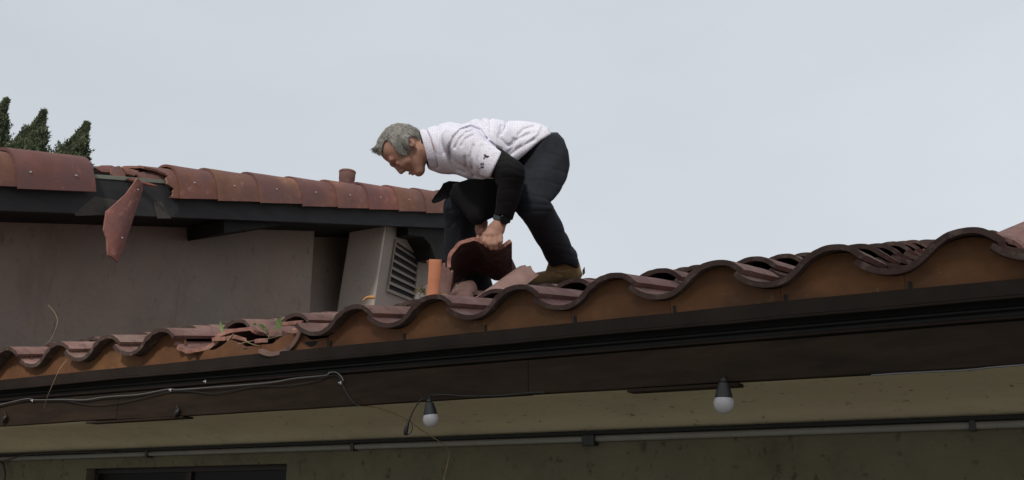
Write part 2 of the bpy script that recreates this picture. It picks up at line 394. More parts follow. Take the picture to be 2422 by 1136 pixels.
# conduit along the top of the wall, black strip in place of the shadow above it
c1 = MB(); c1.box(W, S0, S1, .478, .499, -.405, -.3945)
c1.build('shadow_strip', M_BLK, house)
cd = empty('conduit', W(2, .48, -.42), 'long grey conduit clipped along the top of the olive wall', 'conduit')
c2 = MB(); c2.tube([W(S0 + .1, .482, -.4175), W(1.42, .482, -.4185), W(S1 - .1, .482, -.4175)], .0100, 10); c2.build('pipe', M_PVC, cd, smooth=True)
def clip(s):
    b = MB(); b.box(W, s - .008, s + .008, .468, .4995, -.433, -.404); return b.build('clip', M_SOCK, cd, bevel=.002)
clip(1.20).scale = (1, 1, 1)
for s in (.065, 2.16, 3.27): clip(s)
jb = MB(); jb.box(W, 1.17, 1.215, .462, .4995, -.441, -.4065); jb.build('junction_box', M_SOCK, cd, bevel=.003)

# ------------------------------------------------------------------ string light bulbs
def lathe(prof, n=24):
    V = []; F = []
    for r, z in prof:
        for j in range(n): a = 2 * math.pi * j / n; V.append((r * math.cos(a), r * math.sin(a), z))
    for i in range(len(prof) - 1):
        for j in range(n): F.append((i * n + j, i * n + (j + 1) % n, (i + 1) * n + (j + 1) % n, (i + 1) * n + j))
    F.append(tuple(range(n))); F.append(tuple(range((len(prof) - 1) * n, len(prof) * n)))
    return V, F
def light_bulb(px, py, label, tilt, sc=1):
    p = on_t(px, py, .035)
    root = empty('light_bulb', p, label, 'light bulb', 'string light bulbs under the fascia')
    M = Matrix.Translation(Vector([float(c) for c in p])) @ Matrix.Rotation(tilt, 4, 'Y') @ Matrix.Scale(sc, 4)
    R = .0265
    b = MB(); pr = [(0.001, -R)] + [(R * math.sin(a), -R * math.cos(a)) for a in np.linspace(.15, 2.35, 14)] + [(.0175, .024)]
    b.add(*lathe(pr)); b.build('globe', M_BULB, root, smooth=True, M=M)
    b = MB(); b.add(*lathe([(.0222, .014), (.0226, .017), (.0180, .036), (.0140, .051), (.0130, .053), (.009, .054)])); s = b.build('socket', M_SOCK, root, M=M)
    b = MB(); b.add(*lathe([(.0085, .054), (.0090, .058), (.0085, .063), (.005, .066)])); b.build('cap', M_PVC if False else M_SOCK, s, smooth=True, M=M)
    b = MB(); b.tube([M @ Vector((0, 0, .062)), M @ Vector((.002, .01, .072)), M @ Vector((.004, .03, .078))], .0035, 6); b.build('hook', M_SOCK, s)
    return root
light_bulb(1019, 992, 'white bulb in black socket hanging left, beside the dangling black plug', math.radians(-6), .93)
light_bulb(1712, 955, 'white bulb in black socket hanging alone toward the right side of the fascia', math.radians(3), 1.0)
def cable(name, pts, t, r, m, label, cat, group=None, n=6):
    P = [on_t(x, y, t if not hasattr(t, '__len__') else t[i]) for i, (x, y) in enumerate(pts)]
    Q = smooth3(P, 6)
    b = MB(); b.tube(Q, r, n)
    o = b.build(name, m, None, smooth=True, origin=P[0]); tag(o, label, cat, group); return o
def smooth3(P, sub):
    P = [np.asarray(p, float) for p in P]; out = []
    for i in range(len(P) - 1):
        p0, p1, p2, p3 = P[max(i - 1, 0)], P[i], P[i + 1], P[min(i + 2, len(P) - 1)]
        for u in np.linspace(0, 1, sub, endpoint=False):
            out.append(.5 * ((2 * p1) + (-p0 + p2) * u + (2 * p0 - 5 * p1 + 4 * p2 - p3) * u * u + (-p0 + 3 * p1 - 3 * p2 + p3) * u ** 3))
    out.append(P[-1]); return out
cable('cable', [(-60, 968), (0, 957), (60, 944), (85, 946), (150, 945), (200, 946), (250, 939), (330, 933), (396, 921), (420, 922), (480, 918), (560, 912), (640, 905), (700, 895), (770, 888), (778, 882), (795, 881), (808, 892), (812, 902)], .060, .0024, M_WIRE, 'grey cable sagging along the left fascia below the gap', 'cable')
cable('cable', [(-60, 985), (0, 961), (60, 948), (100, 948), (150, 948), (220, 958), (300, 950), (395, 928), (450, 926), (500, 931), (540, 926), (600, 915), (680, 912), (740, 903), (776, 890), (800, 890), (812, 915), (825, 938), (840, 956), (853, 961)], .063, .0016, M_SOCK, 'thin black cable looping under the grey cable on the left fascia', 'cable')
cable('cable', [(853, 961), (880, 963), (915, 972), (960, 992), (1000, 1020), (1040, 1045), (1062, 1066), (1060, 1090), (1048, 1140)], [.1, .12, .16, .22, .30, .38, .46, .485, .485], .0019, M_TWIG, 'thin brown wire crossing the cream soffit behind the left bulb', 'wire')
cable('cable', [(1018, 935), (1060, 934), (1100, 937), (1180, 936), (1240, 930), (1290, 928)], .062, .0022, M_SOCK, 'short black cable along the fascia bottom right of the left bulb', 'cable')
cable('cable', [(2060, 888), (2120, 884), (2200, 880), (2280, 876), (2350, 869), (2440, 862)], .062, .0022, M_WIRE, 'grey cable along the fascia bottom at the far right', 'cable')
cable('cable', [(-30, 1100), (20, 1088), (60, 1076), (120, 1072), (180, 1070), (270, 1069)], .47, .003, M_SOCK, 'black cable hugging the conduit at the far left of the wall', 'cable')
cable('cable', [(-5, 1090), (8, 1100), (12, 1125), (6, 1150)], .47, .004, M_SOCK, 'black cable dropping down the wall at the left picture edge', 'cable')
pl = empty('plug', on_t(962, 1020, .04), 'black cable end with plug dangling just left of the left bulb', 'plug')
b = MB(); b.tube(smooth3([on_t(*q, .045) for q in ((1002, 942), (990, 952), (976, 975), (967, 998), (963, 1006))], 5), .0022, 6); b.tube(smooth3([on_t(*q, .045) for q in ((968, 990), (975, 1005), (973, 1022), (963, 1030))], 5), .0015, 6); b.build('lead', M_SOCK, pl, smooth=True)
b = MB(); b.tube([on_t(966, 998, .045), on_t(963, 1008, .045), on_t(960, 1018, .045), on_t(959, 1030, .045)], [.0035, .0055, .0075, .006], 10); b.build('plug_body', M_SOCK, pl, smooth=True)
for (x, y), lab in (((419, 975), 'empty black lamp hook on the left fascia under the sagging cable'), ((11, 990), 'empty black lamp hook on the fascia at the left picture edge')):
    r = empty('lamp_hook', on_t(x, y, .06), lab, 'hook', 'empty hooks of the string lights')
    b = MB(); b.tube([on_t(x + 6, y - 8, .06), on_t(x, y, .055), on_t(x - 5, y + 9, .062)], [.004, .009, .006], 8); b.build('socket_base', M_SOCK, r, smooth=True)
    b = MB(); b.tube([on_t(x, y - 14, .066), on_t(x + 3, y - 4, .06)], .0035, 6); b.build('hook', M_SOCK, r)
for i, (x, y) in enumerate(((77, 947), (404, 922), (486, 902), (806, 905))):
    b = MB(); p = on_t(x, y, .058); b.tube([p - ZV * .006, p + ZV * .004], .0022, 8); b.tube([p, p + EV * .010], .002, 6)
    tag(b.build('cable_clip', M_NAIL, None, origin=p), ['small silver clip near the left end of the fascia cable', 'silver clip at the dip in the middle of the fascia cable', 'silver clip on the black gap above the fascia cable', 'silver clip where the cable ends above the brown wire'][i], 'clip', 'clips holding the fascia cable')

# ================================================================== upper building
ub = empty('gabled_building', RW(1, -OH, -RA[2]), 'tan stucco gable building behind with damaged clay rake tiles', 'building')
aL, aR = rake_s(-330), rake_s(1096)
rb = MB(); rb.box(RW, aL, aR, -.01, .028, -.365, -.135); rb.build('barge_board', M_BARGE, ub, bevel=.003)
# bare patches where the tiles tore the paint
OP = RW(0, .0295, 0)
for pts in (((222, 465), (300, 477), (262, 508), (180, 511), (175, 506)), ((362, 478), (382, 478), (405, 517), (372, 517))):
    b = MB(); b.prism([on_plane(x, y, OP, OUT) for x, y in pts], OUT * .002); b.build('bare_patch', M_BARGEP, ub)
sb = MB(); sb.box(RW, aL, aR, -3.2, -.012, -.17, -.125); ur = sb.build('roof', M_DECK, ub)
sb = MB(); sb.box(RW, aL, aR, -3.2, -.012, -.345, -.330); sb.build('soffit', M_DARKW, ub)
fl_ = MB(); fl_.box(RW, rake_s(205), rake_s(398), .0, .034, -.134, -.108); fl_.build('batten', M_FLASH, ur, bevel=.002)
b = MB(); b.box(RW, rake_s(100), rake_s(400), -.20, -.165, -.022, -.004); b.build('batten', M_FLASH, ur, bevel=.002)
b = MB(); b.box(RW, rake_s(100), rake_s(400), -.20, -.168, -.125, -.023); b.build('ridge_board', M_DECK, ur)
# rake tiles
R_PTS = [(-.17, -.075), (-.15, -.040), (-.115, -.014), (-.07, 0), (-.02, -.004), (.025, -.025), (.055, -.060), (.072, -.105), (.080, -.160), (.082, -.222)]
R_PROF = smooth_profile(R_PTS, 30)
xsr = [400, 490, 590, 690, 775, 850, 920, 985, 1045]
def rake_matrix(a, rnd, dz=0, lift=.0):
    X = OUT; Y = VPR; Zz = np.cross(X, Y)
    if Zz[2] < 0: Zz = -Zz
    # left-handed guard
    M = mm(X, Y, Zz, RW(a, 0, dz))
    return M
rr = random.Random(3)
for i, x in enumerate(xsr):
    L = (rake_s(xsr[i + 1]) if i + 1 < len(xsr) else rake_s(1100)) - rake_s(x) + .05
    c0 = None
    me = tile_mesh('rake_tile', R_PROF, length=L, th=.016, nl=6, flare=.17, ctr=(0, -.13), seed=20 + i); me.materials.append(M_CLAYR); me.materials.append(M_CLAYB)
    o = link('rake_tile', me, None, ur, rake_matrix(rake_s(x), rr) @ Matrix.Translation((0, 0, rr.uniform(-.003, .004))) @ Matrix.Rotation(rr.uniform(-.012, .012), 4, 'Y'))
    b = MB(); p = RW(rake_s(x) + L * .42, .084, -.125); b.tube([p - OUT * .004, p + OUT * .006], .0055, 8); b.build('nail', M_NAIL, o)
# broken partial tile left of the first whole one, jagged left end
me = tile_mesh('rake_tile', R_PROF, length=.42, th=.016, nl=6, flare=.07, ctr=(0, -.13), seed=41,
               cut0=lambda u: .06 + .22 * (max(0, min(1, (u - .25) / .45))) + .025 * math.sin(u * 23) + .012 * math.sin(u * 61)); me.materials.append(M_CLAYR); me.materials.append(M_CLAYB)
o = link('rake_tile', me, None, ur, rake_matrix(rake_s(404) - .36, rr) @ Matrix.Translation((0, 0, -.012))); o['label'] = 'broken rake tile with jagged left end and a crack'
b = MB(); ck = [on_plane(x, y, RW(0, .03, 0), OUT) for x, y in ((352, 430), (362, 422), (368, 416), (378, 408))]
# big tile at left and the one beyond
aB = rake_s(15)
me = tile_mesh('rake_tile', R_PROF * 1.12, length=rake_s(200) - aB, th=.018, nl=8, flare=.08, ctr=(0, -.13), seed=51); me.materials.append(M_CLAYR); me.materials.append(M_CLAYB)
o = link('rake_tile', me, None, ur, rake_matrix(aB, rr) @ Matrix.Translation((.0, 0, .02)))
for da in (.22, .80):
    b = MB(); p = RW(aB + (rake_s(200) - aB) * da, .094, -.14); b.tube([p - OUT * .004, p + OUT * .006], .0055, 8); b.build('nail', M_NAIL, o)
for j in range(2):
    me = tile_mesh('rake_tile', R_PROF, length=.46, th=.016, nl=6, flare=.15, ctr=(0, -.13), seed=55 + j); me.materials.append(M_CLAYR); me.materials.append(M_CLAYB)
    link('rake_tile', me, None, ur, rake_matrix(aB - .40 * (j + 1), rr))
# field tiles of the upper roof (second and further columns)
bm = bmesh.new()
for cidx in range(8):
    for kk in range(-4, 9):
        me = TILES[(cidx + kk) % 4]
        b2 = bmesh.new(); b2.from_mesh(me)
        a_ = rake_s(330) + .40 * kk + .1 * (cidx % 2)
        if cidx == 0 and -1 <= kk <= -1: b2.free(); continue
        Ty = VPR * math.cos(.09) - RZ * math.sin(.09)
        b2.transform(mm(OUT, Ty, np.cross(OUT, Ty), RW(a_, -.27 - .3 * cidx, .012))); t_ = bpy.data.meshes.new('t'); b2.to_mesh(t_); b2.free(); bm.from_mesh(t_); bpy.data.meshes.remove(t_)
fm = bpy.data.meshes.new('roof_tile'); bm.to_mesh(fm); bm.free(); fm.materials.append(M_CLAYR); fm.materials.append(M_CLAYB); fm.materials.append(M_CLAYSH)
o = link('roof_tile', fm, None, ur); o['kind'] = 'stuff'
# walls
WP = RW(0, -OH, 0)
zt, zb_ = -.30, -2.1
def WW(a, w, z, rise=True):       # along wall: horizontal distance a from RA, height follows the rake when rise
    return RA + DH * a + OUT * w + ZV * z
cor = on_plane(745, 560, WP, OUT); aC = (cor - RA) @ DH
tan_r = VPR[2] / math.hypot(VPR[0], VPR[1])
def wall_piece(mb, a0, a1, w0, w1):
    b_ = [WW(a0, w0, zb_), WW(a1, w0, zb_), WW(a1, w1, zb_), WW(a0, w1, zb_)]
    t_ = [WW(a, w, zt - .02 + a * tan_r) for a, w in ((a0, w0), (a1, w0), (a1, w1), (a0, w1))]
    mb.hexa(b_, t_)
b = MB(); wall_piece(b, -3.4, aC, -OH - .2, -OH); b.build('wall', M_WALLU, ub, bevel=.02)
aE = (RW(rake_s(1085), 0, 0) - RA) @ DH
b = MB(); wall_piece(b, aC + .001, aE, -OH - .5, -OH - .30); b.build('recess_wall', M_WALLU, ub)
# flared pier with louvred vent
G = un(912, 538, 8.30)
az1 = math.radians(-68); nf = np.array([math.cos(az1), -math.sin(az1), 0])      # normal of the front face
az2 = math.radians(20); nv = np.array([math.cos(az2), -math.sin(az2), 0])
fA, fB, fC_, fD = [on_plane(x, y, G, nf) for x, y in ((829, 528), (912, 530), (880, 740), (794, 745))]
vT = on_plane(1078, 560, fB, nv); vB = on_plane(1050, 760, fC_, nv)
back = -nf * .6 + nv * 0
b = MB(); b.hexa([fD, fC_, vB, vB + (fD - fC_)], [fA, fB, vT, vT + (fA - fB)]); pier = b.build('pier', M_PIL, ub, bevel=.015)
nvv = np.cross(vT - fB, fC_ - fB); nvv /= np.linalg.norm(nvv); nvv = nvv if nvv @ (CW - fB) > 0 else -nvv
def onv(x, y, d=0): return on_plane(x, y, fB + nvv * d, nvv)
b = MB(); b.prism([onv(x, y, .0005) for x, y in ((915, 532), (1060, 555), (1040, 740), (884, 730))], nvv * .003); b.build('side_shade_panel', mat('pier_side_shade', (.27, .222, .195), .95, .08, 4, .8, 40, bdist=.006), pier)  # added overlay, its darker tan stands in for shade on the vent side
vq = [(933, 566), (990, 604), (977, 716), (913, 690)]
b = MB(); b.prism([onv(x, y, .004) for x, y in vq], nvv * .002); vent = b.build('vent', M_DARKW, pier)
b = MB()
for i in range(4):
    (x0, y0), (x1, y1) = vq[i], vq[(i + 1) % 4]
    p, q = onv(x0, y0, .006), onv(x1, y1, .006); d = (q - p) / np.linalg.norm(q - p); sd_ = np.cross(nvv, d)
    b.hexa([p - sd_ * .016, q - sd_ * .016, q, p], [p - sd_ * .016 + nvv * .016, q - sd_ * .016 + nvv * .016, q + nvv * .016, p + nvv * .016])
b.build('vent_frame', M_WALLU, vent)
for i in range(7):
    f0 = (i + .62) / 7.0
    lx, ly = vq[0][0] + (vq[3][0] - vq[0][0]) * f0, vq[0][1] + (vq[3][1] - vq[0][1]) * f0
    rx, ry = vq[1][0] + (vq[2][0] - vq[1][0]) * f0, vq[1][1] + (vq[2][1] - vq[1][1]) * f0
    p, q = onv(lx, ly, .008), onv(rx, ry, .008); dn = -ZV * .022
    b = MB(); b.hexa([p + dn + nvv * .012, q + dn + nvv * .012, q + dn + nvv * .016, p + dn + nvv * .016], [p - nvv * .004 + ZV * .01, q - nvv * .004 + ZV * .01, q + ZV * .01, p + ZV * .01]); b.build('louvre', M_LOUV, vent)
# outlookers below the barge board
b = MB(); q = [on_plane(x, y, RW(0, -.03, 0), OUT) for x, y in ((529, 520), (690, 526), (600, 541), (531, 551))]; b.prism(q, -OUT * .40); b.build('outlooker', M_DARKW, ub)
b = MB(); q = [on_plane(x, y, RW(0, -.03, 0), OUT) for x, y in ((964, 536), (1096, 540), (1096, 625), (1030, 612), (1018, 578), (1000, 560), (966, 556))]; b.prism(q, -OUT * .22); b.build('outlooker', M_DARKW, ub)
# clay flue behind the rake
p = un(819, 440, 8.4)
fo = empty('clay_flue', p, 'stub of clay flue with curved rim standing up behind the rake tiles', 'flue')
b = MB(); b.add(*lathe([(.068, -.25), (.069, .05), (.072, .06), (.074, .125), (.066, .132), (.060, .10)])); b.build('pipe', M_CLAYR, fo, smooth=True, M=mm((1, 0, 0), (0, 1, 0), (0, 0, 1), p) @ Matrix.Rotation(math.radians(2), 4, 'Y'))
b = MB(); b.add(*lathe([(.062, .10), (.0745, .118), (.0765, .124), (.0765, .136), (.070, .142), (.02, .146)])); b.build('cap', M_CLAYR, fo, smooth=True, M=mm((1, 0, 0), (0, 1, 0), (0, 0, 1), p) @ Matrix.Rotation(math.radians(2), 4, 'Y'))

# ================================================================== loose and broken pieces
def shard(name, pts, plane_pt, nrm, th, m, label, cat='tile shard', curve=0, group=None, edge=M_CLAYB, parent=None):
    """broken curved tile piece: outline in picture columns, bowed along its width, real thickness"""
    P = np.array([on_plane(x, y, plane_pt, nrm) for x, y in pts])
    c = P.mean(0); ax = P[np.argmax(np.linalg.norm(P - c, axis=1))] - c; ax /= np.linalg.norm(ax); n_ = nrm / np.linalg.norm(nrm)
    if n_ @ (CW - c) < 0: n_ = -n_
    wd = np.cross(n_, ax)
    q = np.stack([(P - c) @ ax, (P - c) @ wd], 1)
    # fill on a grid clipped to the outline
    me = bpy.data.meshes.new(name); bm = bmesh.new()
    vs = [bm.verts.new((a, b_, 0)) for a, b_ in q]; f = bm.faces.new(vs)
    bmesh.ops.triangulate(bm, faces=[f])
    for _ in range(3): bmesh.ops.subdivide_edges(bm, edges=[e for e in bm.edges if e.calc_length() > .02], cuts=1, use_grid_fill=True)
    bmesh.ops.triangulate(bm, faces=bm.faces[:])
    r_ = max(abs(q[:, 1])) + 1e-6
    for v in bm.verts:
        v.co.z = curve * (1 - (v.co.y / r_) ** 2) + .0015 * noise.noise(v.co * 40)
        v.co.x += .003 * noise.noise(v.co * 50 + Vector((5, 0, 0)))
    ext = bmesh.ops.extrude_face_region(bm, geom=bm.faces[:])
    newv = [g for g in ext['geom'] if isinstance(g, bmesh.types.BMVert)]
    for v in newv: v.co.z -= th
    bmesh.ops.recalc_face_normals(bm, faces=bm.faces[:])
    for fc in bm.faces: fc.material_index = 1 if abs(fc.normal.z) < .35 else 0
    bm.to_mesh(me); bm.free(); me.materials.append(m); me.materials.append(edge)
    o = link(name, me, None, parent, mm(ax, wd, n_, c)); tag(o, label, cat, group); return o
# dangling shard over the barge board
dsh = shard('tile_shard', [(316, 424), (333, 440), (334, 452), (318, 500), (302, 550), (290, 590), (275, 622), (262, 614), (247, 606), (246, 590), (247, 565), (243, 545), (248, 520), (252, 500), (270, 482), (290, 462), (304, 442)], RW(0, .10, 0), OUT, .014, M_CLAYR, 'long curved terracotta shard dangling over the dark barge board', curve=.04)
for x, y in ((324, 449), (287, 563)):
    p = on_plane(x, y, RW(0, .128, 0), OUT); b = MB(); b.tube([p - OUT * .012, p + OUT * .01], .005, 8); b.build('nail', M_NAIL, dsh)
deb = [([(196, 392), (206, 389), (223, 408), (220, 413), (203, 410)], .02, 'small pink tile chip beside the big left rake tile'),
       ([(222, 392), (240, 386), (262, 385), (278, 392), (296, 408), (288, 418), (268, 404), (240, 402)], -.02, 'jagged red tile fragment left of centre in the rake gap'),
       ([(262, 390), (282, 388), (298, 412), (292, 420), (272, 416), (262, 404)], .03, 'tilted pink tile fragment in the middle of the rake gap'),
       ([(286, 392), (312, 395), (330, 398), (318, 410), (300, 405)], -.01, 'dark red tile fragment right of centre in the rake gap'),
       ([(298, 418), (312, 414), (345, 424), (372, 436), (350, 432), (320, 424)], .06, 'thin tile sliver lying on the batten beside the broken rake tile'),
       ([(318, 402), (350, 400), (392, 402), (386, 420), (352, 428), (330, 414)], .0, 'flat pink tile fragment tucked under the broken rake tile')]
for pts, w, lab in deb:
    pts = [(x, y + 7) for x, y in pts]
    shard('tile_fragment', pts, RW(0, w - .02, 0), OUT * .8 + ZV * .35 - DH * .2, .016, M_CLAYR, lab, 'tile fragment', curve=.012, group='broken tile fragments in the rake gap')

# broken tiles of the eave
def placed(name, me, M, label, cat, group=None):
    if not me.materials: me.materials.append(M_CLAY); me.materials.append(M_CLAYB)
    return tag(link(name, me, None, None, M), label, cat, group)
me = tile_mesh('broken_tile', S_PROF, seed=61, nl=8, cut0=lambda u: .01 + .12 * max(0, min(1, (u - .38) / .3)) + .035 * math.sin(u * 19) * (u > .3) + .008 * math.sin(u * 57))
placed('broken_tile', me, tile_matrix(8, 0, random.Random(1)) @ Matrix.Translation((0, .0, -.016)), 'broken eave tile with jagged front left of the crushed gap', 'roof tile', 'broken eave tiles')
me = tile_mesh('broken_tile', S_PROF, seed=62, nl=8, cut0=lambda u: .16 - .15 * max(0, min(1, (u - .72) / .2)) + .03 * math.sin(u * 21 + 1) + .008 * math.sin(u * 67), keep=(0, 1))
placed('broken_tile', me, tile_matrix(7, 0, random.Random(2)) @ Matrix.Translation((0, .02, -.03)) @ Matrix.Rotation(.03, 4, 'Y'), 'broken eave tile with missing pan right of the crushed gap', 'roof tile', 'broken eave tiles')
me = tile_mesh('tile_piece', S_PROF, length=.20, seed=63, nl=5, keep=(0, .55), cut1=lambda u: .16 + .05 * math.sin(u * 13))
placed('tile_piece', me, tile_matrix(7, 0) @ Matrix.Translation((.10, .05, .0)) @ Matrix.Rotation(-.30, 4, 'Y') @ Matrix.Rotation(.2, 4, 'Z'), 'dark slanting tile piece standing in the crushed gap of the eave', 'tile piece')
for i, (x, y, t, sz, lab) in enumerate([(655, 800, .09, .05, 'dark reddish tile lump in the middle of the crushed gap'), (620, 812, .07, .035, 'small tile chip at the bottom left of the crushed gap'),
                                         (712, 785, .07, .045, 'pale tile chip under the whole tile right of the gap'), (560, 812, .10, .06, 'flat pale tile chip on the left broken tile'), (520, 808, .08, .045, 'small pale tile chip at the left end of the debris'), (690, 770, .16, .05, 'pink tile chip behind the dark lump')]):
    r_ = random.Random(70 + i); b = MB(); c = on_t(x, y, t)
    m_ = r_.randint(5, 7); d1 = EV * 1.0; d2 = UV * .8 + ZV * r_.uniform(-.3, .5); d2 /= np.linalg.norm(d2)
    pts = [c + (d1 * math.cos(a) * r_.uniform(.6, 1) + d2 * math.sin(a) * r_.uniform(.4, .8)) * sz for a in np.linspace(0, 2 * math.pi, m_, endpoint=False)]
    b.prism(pts, np.array([r_.uniform(-.003, .003), 0, .015 + .008 * (i == 0)]))
    tag(b.build('tile_chip', M_CLAYB if i != 0 else M_CLAY, None, bevel=.002, origin=c), lab, 'tile chip', 'tile chips in the crushed part of the eave')
def twig(pts, t, r, m, label, cat='twig', group='twigs and dry stems on the roof edge'):
    P = smooth3([on_t(x, y, tt) for (x, y), tt in zip(pts, t if hasattr(t, '__len__') else [t] * len(pts))], 5)
    b = MB(); b.tube(P, [r * (1 - .6 * i / len(P)) for i in range(len(P))], 5); tag(b.build('twig', m, None, smooth=True, origin=P[0]), label, cat, group)
twig([(160, 852), (142, 872), (122, 915), (110, 945), (104, 965)], [.03, -.02, -.02, .0, .03], .0013, M_TWIG, 'long dry stem hanging over the left fascia')
twig([(115, 722), (132, 745), (135, 765), (122, 800), (108, 815)], [.5, .45, .4, .25, .2], .0013, M_TWIG, 'dry stem rising from the far left tiles against the wall')
twig([(176, 838), (160, 848), (147, 862)], .03, .0016, M_TWIG, 'short dry stem curving under the second tile from the left')
twig([(486, 836), (500, 822), (515, 808)], .06, .002, M_TWIG, 'short twig at the left of the debris')
twig([(538, 808), (546, 797), (552, 790)], .06, .003, M_TWIG, 'thick twig standing up on the left broken tile')
twig([(560, 815), (600, 806), (640, 800), (668, 792)], .06, .0015, M_TWIG, 'thin twig lying across the crushed gap')
twig([(606, 775), (630, 790), (640, 802), (655, 788), (690, 778)], .08, .0012, M_TWIG, 'bent pale stem under the leaves')
twig([(575, 800), (590, 812), (612, 818)], .05, .002, M_TWIG, 'dark twig at the bottom of the crushed gap')
twig([(1085, 684), (1078, 672), (1082, 690)], .3, .0015, M_TWIG, 'tiny dry sprig on the tiles right of the orange pipe')
def leaf(pts, t, label):
    P = [on_t(x, y, t) for x, y in pts]; V = P; c = sum(P) / len(P)
    bm_ = MB(); n_ = np.cross(P[1] - P[0], P[2] - P[0]); n_ /= np.linalg.norm(n_)
    m_ = len(P); V = P + [c + n_ * .006] + [p + n_ * .0012 for p in P] + [c + n_ * .0072]
    F = [(i, (i + 1) % m_, m_) for i in range(m_)] + [((i + 1) % m_ + m_ + 1, i + m_ + 1, 2 * m_ + 1) for i in range(m_)] + [(i, i + m_ + 1, (i + 1) % m_ + m_ + 1, (i + 1) % m_) for i in range(m_)]
    bm_.add(V, F); tag(bm_.build('leaf', M_LEAF, None, origin=c), label, 'leaf', 'green leaves in the roof debris')
leaf([(520, 759), (524, 766), (531, 788), (534, 791), (524, 788), (519, 775)], .16, 'narrow green leaf standing in front of the dark arch')
leaf([(607, 776), (612, 766), (622, 768), (631, 778), (628, 783), (616, 781)], .16, 'pale green round leaf lying on the tile')
leaf([(655, 752), (663, 752), (667, 765), (664, 773), (650, 786), (652, 772)], .10, 'dark green upright leaf right of the round one')
leaf([(596, 768), (604, 764), (609, 772), (600, 777)], .2, 'small green leaf left of the round one')

# leaning barrel tile, standing pieces and the orange pipe near the man
def frame_from(p_from, p_to, approx_up):
    Y = np.asarray(p_to) - np.asarray(p_from); L = np.linalg.norm(Y); Y = Y / L; X = np.cross(Y, approx_up); X /= np.linalg.norm(X); Z = np.cross(X, Y)
    return X, Y, Z, L
B_PROF = smooth_profile([(-.085, -.058), (-.075, -.034), (-.050, -.012), (-.02, -.001), (0, 0), (.02, -.001), (.050, -.012), (.075, -.034), (.085, -.058)], 24)
X, Y, Z, L = frame_from(un(1120, 712, 3.50), un(1238, 628, 3.86), UP * .9 - FW * .25 - RX * .3)
me = tile_mesh('leaning_tile', B_PROF * .80, length=L, th=.014, nl=6, seed=81, cut1=lambda u, L=L: L - .03 * abs(math.sin(u * 9)) * (u > .6))
me.materials.append(mat('clay_skylit', (.28, .175, .15), .9, .2, 9, .4, 90, spots=[((.15, .09, .085), 4, .5, .72, .5)])); me.materials.append(M_CLAYB)  # paler clay carries the sky light this upturned tile catches
placed('leaning_tile', me, mm(X, Y, Z, un(1120, 712, 3.50)), 'pale barrel tile leaning across others in front of the tan boot', 'roof tile')
X, Y, Z, L = frame_from(un(1215, 660, 4.12), un(1178, 578, 4.02), -FW + RX * .5)
me = tile_mesh('standing_tile', B_PROF * .55, length=L, th=.013, nl=6, seed=82, cut1=lambda u, L=L: L - .05 * u + .01 * math.sin(u * 20))
placed('standing_tile', me, mm(X, Y, Z, un(1215, 660, 4.12)), 'pink tile piece standing behind the tile he lifts', 'tile piece')
X, Y, Z, L = frame_from(un(1052, 690, 3.60), un(1062, 622, 3.62), -FW)
me = tile_mesh('tile_sliver', B_PROF * .28, length=L, th=.01, nl=5, seed=83, cut1=lambda u, L=L: L - .03 * u + .008 * math.sin(u * 15))
placed('tile_sliver', me, mm(X, Y, Z, un(1050, 694, 3.60)), 'narrow broken sliver just right of the orange pipe', 'tile piece')
b = MB(); cc = un(1017, 625, 3.72); b.prism([un(x, y, 3.72) for x, y in ((1008, 617), (1022, 614), (1024, 626), (1012, 628))], FW * .02); tag(b.build('tile_chip', M_CLAYR, None, bevel=.002, origin=cc), 'small pink chip caught at the top left of the orange pipe', 'tile chip')
pb = un(1026, 696, 3.70); pt = un(1030, 614, 3.70); d = pt - pb; Ld = np.linalg.norm(d)
X, Y, Z, L = frame_from(pb, pt, -FW)
b = MB(); b.add(*lathe([(.031, -.03), (.029, .0), (.0275, .02), (.0262, .05), (.0255, L - .004), (.0245, L), (.0205, L), (.020, L - .05)], 28))
op = b.build('clay_pipe', M_PIPE, None, smooth=True, M=mm(X, -Z, Y, pb)); tag(op, 'orange clay pipe standing upright between the vent and the man', 'pipe')
em = op.modifiers.new('e', 'EDGE_SPLIT'); em.split_angle = .8
# moss beside the pipe
b = MB(); r_ = random.Random(9)
for i in range(90):
    c = un(998 + r_.gauss(0, 7), 690 + r_.gauss(0, 6), 3.75 + r_.uniform(-.03, .03)); d1 = np.array([r_.uniform(-1, 1), r_.uniform(-1, 1), r_.uniform(0, 1)]) * .009
    d2 = np.array([r_.uniform(-1, 1), r_.uniform(-1, 1), r_.uniform(-1, 1)]) * .004
    b.add([c, c + d1, c + d1 + d2, c + d2 * .8], [(0, 1, 2, 3)])
tag(b.build('moss', mat('moss_green', (.11, .10, .04), .9, .3, 40, 0), None, origin=un(998, 690, 3.75)), 'clump of dry olive moss left of the orange pipe', 'moss', kind='stuff')
# small yellow flexible strip at the pier foot
P = smooth3([un(x, y, 4.6) for x, y in ((858, 712), (866, 705), (876, 703), (886, 704))], 5); b = MB(); b.tube(P, [.004 + .006 * i / len(P) for i in range(len(P))], 6)
tag(b.build('dry_stem', mat('straw', (.42, .22, .08), .8, .2, 20, 0), None, smooth=True, origin=P[0]), 'yellow dry stem curling at the foot of the pale pier', 'stem')
# raised tile piece at the far right
X, Y, Z, L = frame_from(un(2345, 566, 3.1), un(2500, 500, 3.6), UP + RX * -.2)
me = tile_mesh('raised_tile', B_PROF * 1.1, length=L, th=.014, nl=6, seed=84)
placed('raised_tile', me, mm(X, Y, Z, un(2345, 560, 3.1)), 'pinkish ridge tile slanting up at the right picture edge', 'roof tile')

